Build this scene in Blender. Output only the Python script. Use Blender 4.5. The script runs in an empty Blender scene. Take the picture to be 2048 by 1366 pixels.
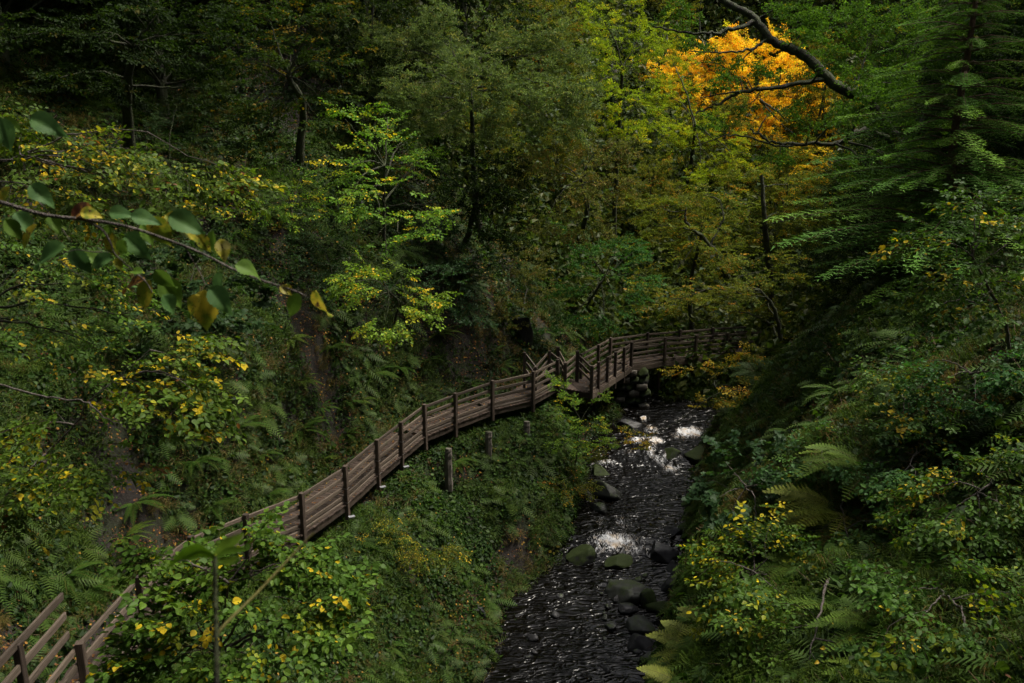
import bpy, math, random
import numpy as np
from mathutils import Vector, Matrix

random.seed(7)
rng = np.random.default_rng(11)
S = bpy.context.scene
COL = S.collection

# ------------------------------------------------------------------ camera, world, sun, exposure
FPX = 1707.0; PITCH = math.radians(15.0); CZ = 10.8
cam_d = bpy.data.cameras.new("camera"); cam = bpy.data.objects.new("camera", cam_d); COL.objects.link(cam)
cam.location = (0, 0, CZ); cam.rotation_euler = (math.radians(75.0), 0, 0)
cam_d.sensor_width = 36.0; cam_d.lens = 36.0 * FPX / 2048.0
cam_d.clip_start = 0.05; cam_d.clip_end = 1000.0
cam_d.dof.use_dof = True; cam_d.dof.focus_distance = 27.0; cam_d.dof.aperture_fstop = 7.1
S.camera = cam

SUN_EL, SUN_AZ = math.radians(60), math.radians(78)      # azimuth measured from +Y towards +X
world = bpy.data.worlds.new("World"); S.world = world; world.use_nodes = True
wn = world.node_tree; wn.nodes.clear()
sky = wn.nodes.new('ShaderNodeTexSky'); sky.sky_type = 'NISHITA'; sky.sun_disc = False
sky.sun_elevation = SUN_EL; sky.sun_rotation = SUN_AZ
sky.air_density = 1.0; sky.dust_density = 7.0; sky.ozone_density = 1.0
hs = wn.nodes.new('ShaderNodeHueSaturation'); hs.inputs['Saturation'].default_value = 0.35
bg = wn.nodes.new('ShaderNodeBackground'); bg.inputs['Strength'].default_value = 0.05
wo = wn.nodes.new('ShaderNodeOutputWorld')
wn.links.new(sky.outputs[0], hs.inputs['Color']); wn.links.new(hs.outputs[0], bg.inputs[0]); wn.links.new(bg.outputs[0], wo.inputs[0])
sun_d = bpy.data.lights.new("sun", 'SUN'); sun_d.energy = 1.5; sun_d.angle = math.radians(12); sun_d.color = (1.0, 0.92, 0.78)
sun = bpy.data.objects.new("sun", sun_d); COL.objects.link(sun)
sdir = Vector((math.sin(SUN_AZ) * math.cos(SUN_EL), math.cos(SUN_AZ) * math.cos(SUN_EL), math.sin(SUN_EL)))
sun.rotation_euler = sdir.to_track_quat('Z', 'Y').to_euler(); sun.location = (0, 0, 60)
S.view_settings.view_transform = 'Standard'; S.view_settings.look = 'None'
S.view_settings.exposure = 1.7; S.view_settings.gamma = 1.0; S.view_settings.use_curve_mapping = False
S.render.engine = 'CYCLES'
S.cycles.use_denoising = True
S.cycles.max_bounces = 6; S.cycles.diffuse_bounces = 3; S.cycles.transmission_bounces = 4; S.cycles.glossy_bounces = 2
S.cycles.use_adaptive_sampling = True; S.cycles.adaptive_threshold = 0.02
S.cycles.caustics_reflective = False; S.cycles.caustics_refractive = False

# ------------------------------------------------------------------ small maths
SP, CP = math.sin(PITCH), math.cos(PITCH)
def P(px, py, t):
    """the point that stands t metres deep along the view axis"""
    dx = (px - 1024) / FPX; dy = (683 - py) / FPX
    return np.array((dx * t, (CP + dy * SP) * t, CZ + (dy * CP - SP) * t))
def PD(px, py, drop):
    dy = (683 - py) / FPX
    return P(px, py, drop / (SP - dy * CP))

def _hash(ix, iy, seed):
    h = (ix.astype(np.int64) * 374761393 + iy.astype(np.int64) * 668265263 + seed * 974711) & 0x7fffffff
    h = (h ^ (h >> 13)) * 1274126177 & 0x7fffffff
    return ((h ^ (h >> 16)) & 0xffff) / 65535.0
def vnoise(x, y, seed=0):
    ix = np.floor(x); iy = np.floor(y); fx = x - ix; fy = y - iy
    fx = fx * fx * (3 - 2 * fx); fy = fy * fy * (3 - 2 * fy)
    a = _hash(ix, iy, seed); b = _hash(ix + 1, iy, seed); c = _hash(ix, iy + 1, seed); d = _hash(ix + 1, iy + 1, seed)
    return (a * (1 - fx) + b * fx) * (1 - fy) + (c * (1 - fx) + d * fx) * fy
def fbm(x, y, seed=0, oct=4):
    s = 0; a = 0.5
    for k in range(oct):
        s = s + a * (vnoise(x, y, seed + k) - 0.5); x = x * 2.03; y = y * 2.03; a *= 0.5
    return s
def nrm(v):
    return v / (np.linalg.norm(v, axis=-1, keepdims=True) + 1e-9)

# ------------------------------------------------------------------ object helpers
def tag(o, label=None, cat=None, group=None, kind=None):
    if label: o["label"] = label
    if cat: o["category"] = cat
    if group: o["group"] = group
    if kind: o["kind"] = kind
    return o
def empty(name, loc, label=None, cat=None, group=None):
    o = bpy.data.objects.new(name, None); COL.objects.link(o); o.location = loc; o.empty_display_size = 0.2
    return tag(o, label, cat, group)
def link(name, me, parent=None, mat=None, origin=None):
    o = bpy.data.objects.new(name, me); COL.objects.link(o)
    if mat is not None and not me.materials: me.materials.append(mat)
    if parent is not None: o.parent = parent
    if origin is not None: o.location = origin
    return o
def mesh_np(name, V, loops, totals, col=None, smooth=False, mat=None):
    me = bpy.data.meshes.new(name)
    V = np.asarray(V, dtype=np.float32); loops = np.asarray(loops, dtype=np.int32); totals = np.asarray(totals, dtype=np.int32)
    me.vertices.add(len(V)); me.vertices.foreach_set('co', V.ravel())
    me.loops.add(len(loops)); me.loops.foreach_set('vertex_index', loops)
    me.polygons.add(len(totals)); st = np.zeros(len(totals), dtype=np.int32); st[1:] = np.cumsum(totals)[:-1]
    me.polygons.foreach_set('loop_start', st)
    me.polygons.foreach_set('use_smooth', np.full(len(totals), smooth))
    if col is not None:
        a = me.color_attributes.new('Col', 'FLOAT_COLOR', 'POINT')
        c = np.ones((len(V), 4), dtype=np.float32); c[:, :3] = col; a.data.foreach_set('color', c.ravel())
    me.update(calc_edges=True); me.validate(clean_customdata=False)
    if mat: me.materials.append(mat)
    return me

class Geo:
    """collects pieces of ONE mesh"""
    def __init__(s): s.V = []; s.L = []; s.T = []; s.C = []; s.n = 0
    def add(s, V, F, col=None):
        V = np.asarray(V, dtype=float)
        s.V.append(V)
        for f in F:
            s.L.append(np.array(f) + s.n); s.T.append(len(f))
        s.C.append(np.tile(col if col is not None else (1, 1, 1), (len(V), 1)) if np.ndim(col) < 2 else col)
        s.n += len(V)
    def addn(s, V, L, T, C):
        s.V.append(V); s.L.append(L + s.n); s.T.append(T); s.C.append(C); s.n += len(V)
    def tube(s, pts, r0, r1=None, sides=6, col=None, wob=0.0):
        pts = np.asarray(pts, float); r1 = r0 if r1 is None else r1; n = len(pts)
        d = np.gradient(pts, axis=0); d = nrm(d)
        ref = np.array((0, 0, 1.0)) if abs(d[0][2]) < 0.8 else np.array((1.0, 0, 0))
        a = nrm(np.cross(d, ref)); b = np.cross(d, a)
        ang = np.arange(sides) * 2 * math.pi / sides
        rr = np.linspace(r0, r1, n)[:, None, None] * (1 + wob * (rng.random((n, sides, 1)) - .5))
        V = pts[:, None, :] + rr * (np.cos(ang)[None, :, None] * a[:, None, :] + np.sin(ang)[None, :, None] * b[:, None, :])
        i = np.arange(n - 1)[:, None] * sides; j = np.arange(sides)[None, :]; j2 = (j + 1) % sides
        F = np.stack([i + j, i + j2, i + sides + j2, i + sides + j], -1).reshape(-1, 4)
        V = V.reshape(-1, 3)
        s.addn(V, F.ravel(), np.full(len(F), 4), np.tile(col if col is not None else (1, 1, 1), (len(V), 1)))
    def mesh(s, name, mat=None, smooth=False, off=None):
        V = np.concatenate(s.V)
        if off is not None: V = V - np.asarray(off)
        L = np.concatenate([np.atleast_1d(l) for l in s.L]); T = np.concatenate([np.atleast_1d(t) for t in s.T])
        return mesh_np(name, V, L, T, np.concatenate(s.C), smooth, mat)

def curve_pts(pts, n=12, wob=0.0):
    """smooth Catmull-Rom path through points"""
    pts = [np.asarray(p, float) for p in pts]
    if len(pts) == 2: pts = [pts[0], (pts[0] + pts[1]) / 2, pts[1]]
    q = [2 * pts[0] - pts[1]] + pts + [2 * pts[-1] - pts[-2]]
    out = []
    for k in range(1, len(q) - 2):
        for t in np.linspace(0, 1, n, endpoint=False):
            a, b, c, d = q[k - 1], q[k], q[k + 1], q[k + 2]
            out.append(0.5 * ((2 * b) + (c - a) * t + (2 * a - 5 * b + 4 * c - d) * t * t + (3 * b - a - 3 * c + d) * t ** 3))
    out.append(pts[-1]); out = np.array(out)
    if wob: out[1:-1] += rng.normal(0, wob, (len(out) - 2, 3))
    return out

# ------------------------------------------------------------------ materials
def new_mat(name):
    m = bpy.data.materials.new(name); m.use_nodes = True; nt = m.node_tree; nt.nodes.clear()
    out = nt.nodes.new('ShaderNodeOutputMaterial')
    return m, nt, out
def nd(nt, t, **kw):
    n = nt.nodes.new(t)
    for k, v in kw.items(): setattr(n, k, v)
    return n
def ramp(nt, stops):
    r = nd(nt, 'ShaderNodeValToRGB'); e = r.color_ramp.elements
    while len(e) < len(stops): e.new(0.5)
    for k, (p, c) in enumerate(stops): e[k].position = p; e[k].color = (*c, 1) if len(c) == 3 else c
    return r
def noise(nt, scale, detail=4, rough=0.6, vec=None, dist=0.0):
    n = nd(nt, 'ShaderNodeTexNoise'); n.inputs['Scale'].default_value = scale; n.inputs['Detail'].default_value = detail
    n.inputs['Roughness'].default_value = rough; n.inputs['Distortion'].default_value = dist
    if vec is not None: nt.links.new(vec, n.inputs['Vector'])
    return n

def leaf_mat(name, transl=0.38, rough=0.5, spec=0.13, var=0.3):
    m, nt, out = new_mat(name)
    at = nd(nt, 'ShaderNodeAttribute', attribute_name='Col')
    oi = nd(nt, 'ShaderNodeObjectInfo')
    geo = nd(nt, 'ShaderNodeNewGeometry')
    nz = noise(nt, 1.3, 2, vec=geo.outputs['Position'])
    nz2 = noise(nt, 90, 2, vec=geo.outputs['Position'])
    hsv = nd(nt, 'ShaderNodeHueSaturation')
    mr = nd(nt, 'ShaderNodeMapRange'); mr.inputs['To Min'].default_value = 0.488; mr.inputs['To Max'].default_value = 0.51
    nt.links.new(oi.outputs['Random'], mr.inputs['Value']); nt.links.new(mr.outputs[0], hsv.inputs['Hue'])
    ad = nd(nt, 'ShaderNodeMath', operation='ADD'); nt.links.new(nz.outputs[0], ad.inputs[0]); nt.links.new(nz2.outputs[0], ad.inputs[1])
    m2 = nd(nt, 'ShaderNodeMapRange'); m2.inputs['From Min'].default_value = 0.6; m2.inputs['From Max'].default_value = 1.4
    m2.inputs['To Min'].default_value = 1 - var; m2.inputs['To Max'].default_value = 1 + var
    nt.links.new(ad.outputs[0], m2.inputs['Value']); nt.links.new(m2.outputs[0], hsv.inputs['Value'])
    nt.links.new(at.outputs['Color'], hsv.inputs['Color'])
    p = nd(nt, 'ShaderNodeBsdfPrincipled'); p.inputs['Roughness'].default_value = rough; p.inputs['Specular IOR Level'].default_value = spec
    nt.links.new(hsv.outputs[0], p.inputs['Base Color'])
    tr = nd(nt, 'ShaderNodeBsdfTranslucent')
    tc = nd(nt, 'ShaderNodeMixRGB', blend_type='MULTIPLY'); tc.inputs[0].default_value = 1.0; tc.inputs[2].default_value = (1.35, 1.4, 0.6, 1)
    nt.links.new(hsv.outputs[0], tc.inputs[1]); nt.links.new(tc.outputs[0], tr.inputs[0])
    mx = nd(nt, 'ShaderNodeMixShader'); mx.inputs[0].default_value = transl
    nt.links.new(p.outputs[0], mx.inputs[1]); nt.links.new(tr.outputs[0], mx.inputs[2]); nt.links.new(mx.outputs[0], out.inputs[0])
    return m
M_LEAF = leaf_mat('leaf')
M_LEAF_FAR = leaf_mat('leaf_far', 0.4, 0.65, 0.1, 0.4)
M_NEEDLE = leaf_mat('needle', 0.25, 0.65, 0.08, 0.3)
M_LITTER = leaf_mat('litter', 0.1, 0.7, 0.15, 0.35)

def bark_mat(name, c1, c2, moss=0.35):
    m, nt, out = new_mat(name)
    geo = nd(nt, 'ShaderNodeNewGeometry')
    mp = nd(nt, 'ShaderNodeMapping'); mp.inputs['Scale'].default_value = (9, 9, 2.2); nt.links.new(geo.outputs['Position'], mp.inputs[0])
    n1 = noise(nt, 1.6, 6, 0.65, mp.outputs[0], 0.6); r = ramp(nt, [(0.3, c1), (0.7, c2)]); nt.links.new(n1.outputs[0], r.inputs[0])
    n2 = noise(nt, 3.0, 5, 0.7, geo.outputs['Position']); rm = ramp(nt, [(0.62 - moss * 0.4, (0, 0, 0)), (0.72 - moss * 0.3, (1, 1, 1))]); nt.links.new(n2.outputs[0], rm.inputs[0])
    mx = nd(nt, 'ShaderNodeMixRGB'); nt.links.new(rm.outputs[0], mx.inputs[0]); nt.links.new(r.outputs[0], mx.inputs[1]); mx.inputs[2].default_value = (0.035, 0.045, 0.012, 1)
    p = nd(nt, 'ShaderNodeBsdfPrincipled'); p.inputs['Roughness'].default_value = 0.85
    b = nd(nt, 'ShaderNodeBump'); b.inputs['Strength'].default_value = 1.0; b.inputs['Distance'].default_value = 0.08
    nt.links.new(n1.outputs[0], b.inputs['Height']); nt.links.new(b.outputs[0], p.inputs['Normal'])
    nt.links.new(mx.outputs[0], p.inputs['Base Color']); nt.links.new(p.outputs[0], out.inputs[0])
    return m
M_BARK = bark_mat('bark', (0.008, 0.006, 0.005), (0.026, 0.020, 0.015), 0.6)
M_TWIG = bark_mat('twig_bark', (0.05, 0.04, 0.033), (0.13, 0.11, 0.095), 0.0)
M_CONBARK = bark_mat('conifer_bark', (0.05, 0.022, 0.012), (0.11, 0.055, 0.032), 0.0)

def wood_mat(name, c1, c2, c3, moss=0.4):
    m, nt, out = new_mat(name)
    tc = nd(nt, 'ShaderNodeTexCoord'); oi = nd(nt, 'ShaderNodeObjectInfo'); geo = nd(nt, 'ShaderNodeNewGeometry')
    vm = nd(nt, 'ShaderNodeVectorMath', operation='ADD'); nt.links.new(tc.outputs['Object'], vm.inputs[0])
    cr = nd(nt, 'ShaderNodeCombineXYZ')
    mu = nd(nt, 'ShaderNodeMath', operation='MULTIPLY'); mu.inputs[1].default_value = 57.0; nt.links.new(oi.outputs['Random'], mu.inputs[0])
    for k in range(3): nt.links.new(mu.outputs[0], cr.inputs[k])
    nt.links.new(cr.outputs[0], vm.inputs[1])
    mp = nd(nt, 'ShaderNodeMapping'); mp.inputs['Scale'].default_value = (2.0, 7, 7); nt.links.new(vm.outputs[0], mp.inputs[0])
    n1 = noise(nt, 1.5, 6, 0.7, mp.outputs[0], 0.4); r = ramp(nt, [(0.28, c1), (0.5, c2), (0.75, c3)]); nt.links.new(n1.outputs[0], r.inputs[0])
    hsv = nd(nt, 'ShaderNodeHueSaturation'); mr = nd(nt, 'ShaderNodeMapRange'); mr.inputs['To Min'].default_value = 0.6; mr.inputs['To Max'].default_value = 1.35
    nt.links.new(oi.outputs['Random'], mr.inputs['Value']); nt.links.new(mr.outputs[0], hsv.inputs['Value']); nt.links.new(r.outputs[0], hsv.inputs['Color'])
    n2 = noise(nt, 2.3, 6, 0.75, geo.outputs['Position']); rm = ramp(nt, [(0.60, (0, 0, 0)), (0.72, (moss, moss, moss))]); nt.links.new(n2.outputs[0], rm.inputs[0])
    mx = nd(nt, 'ShaderNodeMixRGB'); nt.links.new(rm.outputs[0], mx.inputs[0]); nt.links.new(hsv.outputs[0], mx.inputs[1]); mx.inputs[2].default_value = (0.03, 0.04, 0.012, 1)
    p = nd(nt, 'ShaderNodeBsdfPrincipled'); p.inputs['Roughness'].default_value = 0.62; p.inputs['Specular IOR Level'].default_value = 0.35
    b = nd(nt, 'ShaderNodeBump'); b.inputs['Strength'].default_value = 0.5; b.inputs['Distance'].default_value = 0.01
    nt.links.new(n1.outputs[0], b.inputs['Height']); nt.links.new(b.outputs[0], p.inputs['Normal'])
    nt.links.new(mx.outputs[0], p.inputs['Base Color']); nt.links.new(p.outputs[0], out.inputs[0])
    return m
M_RAIL = wood_mat('rail_wood', (0.028, 0.020, 0.015), (0.075, 0.057, 0.043), (0.22, 0.18, 0.14), 0.8)
M_POST = wood_mat('post_wood', (0.024, 0.017, 0.013), (0.052, 0.038, 0.029), (0.11, 0.085, 0.068))
M_DECK = wood_mat('deck_wood', (0.018, 0.012, 0.009), (0.045, 0.031, 0.024), (0.10, 0.073, 0.058), 0.6)

def rock_mat(name, moss=0.0, c=(0.05, 0.05, 0.052), c2=(0.012, 0.012, 0.014)):
    m, nt, out = new_mat(name)
    geo = nd(nt, 'ShaderNodeNewGeometry')
    n1 = noise(nt, 4, 8, 0.7, geo.outputs['Position']); r = ramp(nt, [(0.3, c2), (0.7, c)]); nt.links.new(n1.outputs[0], r.inputs[0])
    n2 = noise(nt, 2.5, 6, 0.7, geo.outputs['Position'])
    sx = nd(nt, 'ShaderNodeSeparateXYZ'); nt.links.new(geo.outputs['Normal'], sx.inputs[0])
    ad = nd(nt, 'ShaderNodeMath', operation='MULTIPLY_ADD'); ad.inputs[1].default_value = 0.25; nt.links.new(sx.outputs[2], ad.inputs[0]); nt.links.new(n2.outputs[0], ad.inputs[2])
    rm = ramp(nt, [(0.78 - moss * 0.45, (0, 0, 0)), (0.9 - moss * 0.4, (1, 1, 1))]); nt.links.new(ad.outputs[0], rm.inputs[0])
    n3 = noise(nt, 30, 5, 0.7, geo.outputs['Position']); rg = ramp(nt, [(0.3, (0.012, 0.02, 0.005)), (0.7, (0.045, 0.065, 0.015))]); nt.links.new(n3.outputs[0], rg.inputs[0])
    mx = nd(nt, 'ShaderNodeMixRGB'); nt.links.new(rm.outputs[0], mx.inputs[0]); nt.links.new(r.outputs[0], mx.inputs[1]); nt.links.new(rg.outputs[0], mx.inputs[2])
    p = nd(nt, 'ShaderNodeBsdfPrincipled'); p.inputs['Roughness'].default_value = 0.5 + 0.35 * moss; p.inputs['Specular IOR Level'].default_value = 0.25
    b = nd(nt, 'ShaderNodeBump'); b.inputs['Strength'].default_value = 0.22; b.inputs['Distance'].default_value = 0.05
    nt.links.new(n1.outputs[0], b.inputs['Height']); nt.links.new(b.outputs[0], p.inputs['Normal'])
    nt.links.new(mx.outputs[0], p.inputs['Base Color']); nt.links.new(p.outputs[0], out.inputs[0])
    return m
M_ROCK = rock_mat('wet_rock'); M_ROCKM = rock_mat('mossy_rock', 0.75); M_ROCKG = rock_mat('grey_rock', 0.2, (0.055, 0.06, 0.052), (0.018, 0.018, 0.017))
M_CONC = rock_mat('weathered_concrete', 0.15, (0.14, 0.125, 0.105), (0.05, 0.045, 0.038))

def soil_mat():
    m, nt, out = new_mat('soil')
    geo = nd(nt, 'ShaderNodeNewGeometry')
    n1 = noise(nt, 3.5, 8, 0.75, geo.outputs['Position']); r = ramp(nt, [(0.3, (0.004, 0.003, 0.002)), (0.55, (0.012, 0.0075, 0.005)), (0.75, (0.028, 0.018, 0.012))]); nt.links.new(n1.outputs[0], r.inputs[0])
    n2 = noise(nt, 0.9, 7, 0.7, geo.outputs['Position']); rm = ramp(nt, [(0.46, (0, 0, 0)), (0.58, (1, 1, 1))]); nt.links.new(n2.outputs[0], rm.inputs[0])
    n3 = noise(nt, 22, 5, 0.8, geo.outputs['Position']); rg = ramp(nt, [(0.3, (0.005, 0.008, 0.002)), (0.7, (0.022, 0.032, 0.006))]); nt.links.new(n3.outputs[0], rg.inputs[0])
    mx = nd(nt, 'ShaderNodeMixRGB'); nt.links.new(rm.outputs[0], mx.inputs[0]); nt.links.new(r.outputs[0], mx.inputs[1]); nt.links.new(rg.outputs[0], mx.inputs[2])
    p = nd(nt, 'ShaderNodeBsdfPrincipled'); p.inputs['Roughness'].default_value = 0.85
    b = nd(nt, 'ShaderNodeBump'); b.inputs['Strength'].default_value = 1.0; b.inputs['Distance'].default_value = 0.12
    nt.links.new(n1.outputs[0], b.inputs['Height']); nt.links.new(b.outputs[0], p.inputs['Normal'])
    nt.links.new(mx.outputs[0], p.inputs['Base Color']); nt.links.new(p.outputs[0], out.inputs[0])
    return m
M_SOIL = soil_mat()

def metal_mat():
    m, nt, out = new_mat('galvanised_steel')
    p = nd(nt, 'ShaderNodeBsdfPrincipled'); p.inputs['Metallic'].default_value = 0.7; p.inputs['Roughness'].default_value = 0.45
    geo = nd(nt, 'ShaderNodeNewGeometry'); n = noise(nt, 40, 3, 0.6, geo.outputs['Position']); r = ramp(nt, [(0.3, (0.3, 0.31, 0.33)), (0.7, (0.6, 0.62, 0.66))])
    nt.links.new(n.outputs[0], r.inputs[0]); nt.links.new(r.outputs[0], p.inputs['Base Color']); nt.links.new(p.outputs[0], out.inputs[0])
    return m
M_METAL = metal_mat()

# ------------------------------------------------------------------ walkway plan (needed by the ground)
WALK = [PD(*q) for q in ((-30, 1560, 6.4), (60, 1420, 7.1), (160, 1292, 7.8), (278, 1160, 8.5), (382, 1078, 8.95), (491, 1033, 9.35), (603, 990, 9.6), (690, 936, 9.7),
        (754, 883, 9.7), (802, 847, 9.7), (849, 812, 9.7), (911, 789, 9.7), (985, 764, 9.7), (1067, 746, 9.7), (1116, 722, 9.8))]
BRIDGE = [PD(*q) for q in ((1184, 735, 10.2), (1198, 727, 10.28), (1216, 716, 10.35), (1232, 706, 10.45), (1249, 697, 10.55), (1264, 687, 10.6), (1331, 678, 10.75), (1393, 673, 10.9), (1456, 668, 11.0), (1530, 663, 11.1))]
RAIL_H = 1.1
DECKW = 1.35

# ------------------------------------------------------------------ ground
ctrl = []
def g(px, py, t, dz=0.0):
    p = P(px, py, t); ctrl.append((p[0], p[1], p[2] + dz))
for q in ((600, 700, 27), (600, 500, 29), (500, 300, 32.5), (300, 150, 35), (1000, 600, 37), (950, 400, 42), (900, 100, 54), (1200, 600, 47), (1200, 300, 62),
          (1500, 640, 52), (1500, 400, 68), (1500, 200, 88), (1400, 60, 120),
          (1700, 1366, 8), (1350, 1366, 11), (1500, 1000, 14.5), (1700, 850, 16), (1900, 1000, 10.5), (1900, 650, 17), (1650, 700, 21), (1560, 760, 29), (1520, 700, 37), (2000, 1366, 7.5),
          (1600, 1150, 11.5), (1450, 1150, 12.5), (2048, 800, 11),
          (900, 1366, 24), (700, 1366, 20), (650, 1150, 22), (800, 1150, 24.5), (900, 1100, 27.5), (1000, 1150, 28.5), (1000, 900, 31), (1000, 1000, 31.6), (1150, 850, 34.5), (1180, 950, 36), (1080, 900, 32.6),
          (850, 950, 29.5), (1350, 790, 41.3), (1450, 800, 41), (1560, 860, 36),
          (100, 1100, 16), (200, 900, 18.5), (100, 600, 21), (350, 850, 20), (450, 700, 23), (200, 400, 24), (700, 600, 29.5), (800, 700, 31), (850, 550, 33)):
    g(*q)
ctrl += [(0, 0, 9.1), (0, 2, 8.3), (0, -2, 9.6), (3, 2, 8.2), (-3, 2, 7.6), (-2, 6, 3.2), (0, 12, -2.2), (-1.5, 17, -4.2), (-4.5, 9, 0.8), (-4, 13, 0.2), (-7.5, 7, 5.0), (-10, 10, 6.0), (-12, 4, 9),
         (0, -12, 19), (-15, -15, 28), (15, -15, 26), (-30, 0, 24), (-45, 20, 36), (-30, 35, 30), (-20, 50, 30), (-45, 60, 50), (-20, 80, 38), (0, 75, 22), (-30, 125, 55), (10, 125, 30),  # unseen rise behind the camera is shaped to block low sky light
         (14, 5, 9.5), (25, 0, 17), (20, 15, 12), (32, 25, 20), (50, 20, 34), (18, 30, 9), (28, 45, 12), (50, 50, 28), (35, 75, 16), (58, 90, 34), (50, 125, 32), (30, 125, 23), (22, 100, 24),
         (-10, 60, 22), (-4, 46, 11), (-12, 40, 16)]
C = np.array(ctrl)
def _tps(r2): return r2 * np.log(r2 + 1e-9) * 0.5
A = _tps(((C[:, None, :2] - C[None, :, :2]) ** 2).sum(-1)); n_ = len(C); A[np.arange(n_), np.arange(n_)] += 1.5
Q = np.c_[np.ones(n_), C[:, :2]]
sol = np.linalg.solve(np.block([[A, Q], [Q.T, np.zeros((3, 3))]]), np.r_[C[:, 2], np.zeros(3)])
def base_h(x, y):
    sh = x.shape; x = x.ravel(); y = y.ravel(); out = np.zeros(len(x))
    for k in range(0, len(x), 20000):
        xs, ys = x[k:k + 20000], y[k:k + 20000]
        r2 = (xs[:, None] - C[None, :, 0]) ** 2 + (ys[:, None] - C[None, :, 1]) ** 2
        out[k:k + 20000] = _tps(r2) @ sol[:n_] + sol[n_] + sol[n_ + 1] * xs + sol[n_ + 2] * ys
    return out.reshape(sh)
# stream: world y, left x, right x, level
STR = np.array([(4, -4.4, -1.4, -5.6), (12, -3.0, 1.2, -5.4), (17, -1.9, 2.8, -5.2), (21.1, -0.7, 4.1, -5.0), (24.9, 0.3, 5.3, -4.75), (27.2, 1.6, 6.1, -4.55), (28.2, 2.3, 6.3, -4.1), (31, 2.9, 6.8, -3.95),
                (33.6, 3.3, 7.5, -3.75), (34.8, 3.7, 8.0, -3.35), (37, 4.6, 9.4, -3.2), (38.8, 5.2, 10.0, -2.95), (39.8, 5.4, 8.2, -2.9), (41.2, 5.2, 6.9, -2.85), (46, 5.0, 6.4, -2.7), (54, 5.0, 6.2, -2.3), (62, 6, 7, -1.8)])
def stream(y):
    return np.interp(y, STR[:, 0], STR[:, 1]), np.interp(y, STR[:, 0], STR[:, 2]), np.interp(y, STR[:, 0], STR[:, 3])
def seg_dist(x, y, path):
    """distance to the path in plan, signed side (left of travel positive), and deck height"""
    best = np.full(x.shape, 1e9); side = np.zeros(x.shape); hz = np.zeros(x.shape)
    for a, b in zip(path[:-1], path[1:]):
        d = b[:2] - a[:2]; L = d @ d
        t = np.clip(((x - a[0]) * d[0] + (y - a[1]) * d[1]) / L, 0, 1)
        qx, qy = a[0] + t * d[0], a[1] + t * d[1]; r = np.hypot(x - qx, y - qy)
        s = np.sign(d[0] * (y - a[1]) - d[1] * (x - a[0])); m = r < best
        best = np.where(m, r, best); side = np.where(m, s, side); hz = np.where(m, a[2] + t * (b[2] - a[2]) - RAIL_H, hz)
    return best, side, hz
def sstep(a, b, x):
    t = np.clip((x - a) / (b - a), 0, 1); return t * t * (3 - 2 * t)
def height_raw(x, y):
    h = base_h(x, y)
    near = np.hypot(x, y) > 3
    h = h + near * (fbm(x * 0.5, y * 0.5, 3) * 1.6 + fbm(x * 1.7, y * 1.7, 9) * 1.0)
    xl, xr, zs = stream(y)
    w = np.maximum(xl - x, x - xr)                       # < 0 inside the bed
    wob = fbm(x * 0.6, y * 0.6, 21) * 1.2
    k = sstep(0.0, 1.6, w + wob * 0.5)
    bed = zs - 0.35 + 0.25 * fbm(x * 2, y * 2, 5)
    h = bed * (1 - k) + np.maximum(h, zs + 0.15) * k
    d, s, hz = seg_dist(x, y, WALK)
    inner = s > 0
    lim_in = hz - 0.12 + np.maximum(0, d - 1.9) * 1.4
    f_in = sstep(3.5, 1.9, d)
    h = np.where(inner, h * (1 - f_in) + np.clip(h, hz - 0.14, lim_in) * f_in, h)
    h = np.where(inner & (d < DECKW + .05), np.minimum(h, hz - 0.85 + .25 * d), h)
    lim_out = hz - 0.75 - d * 0.65
    f_o = sstep(2.0, 0.9, d)
    h = np.where(~inner, h * (1 - f_o) + np.minimum(h, lim_out) * f_o, h)
    d, s, hz = seg_dist(x, y, BRIDGE)
    h = np.where(d < 2.4, np.minimum(h, hz - 0.75 + np.maximum(0, d - 1.5)), h)
    return h
GX = np.arange(-48, 62.01, 0.38); GY = np.arange(-18, 132.01, 0.38)
XX, YY = np.meshgrid(GX, GY); ZZ = height_raw(XX, YY)
def ground(x, y):
    x = np.asarray(x, float); y = np.asarray(y, float)
    fx = np.clip((x - GX[0]) / 0.38, 0, len(GX) - 1.001); fy = np.clip((y - GY[0]) / 0.38, 0, len(GY) - 1.001)
    ix = fx.astype(int); iy = fy.astype(int); fx = fx - ix; fy = fy - iy
    return (ZZ[iy, ix] * (1 - fx) + ZZ[iy, ix + 1] * fx) * (1 - fy) + (ZZ[iy + 1, ix] * (1 - fx) + ZZ[iy + 1, ix + 1] * fx) * fy
def gz(x, y): return float(ground(x, y))
def gnormal(x, y):
    e = 0.4; n = np.stack([ground(x - e, y) - ground(x + e, y), ground(x, y - e) - ground(x, y + e), np.full(np.shape(x), 2 * e)], -1)
    return nrm(n)
def ray_ground(px, py, t0=4, t1=130):
    ts = np.concatenate([np.linspace(t0, 60, 500), np.linspace(60.2, t1, 200)]); ps = np.array([P(px, py, t) for t in ts]); h = ground(ps[:, 0], ps[:, 1]); k = np.argmax(ps[:, 2] < h)
    return ts[k]
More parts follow.
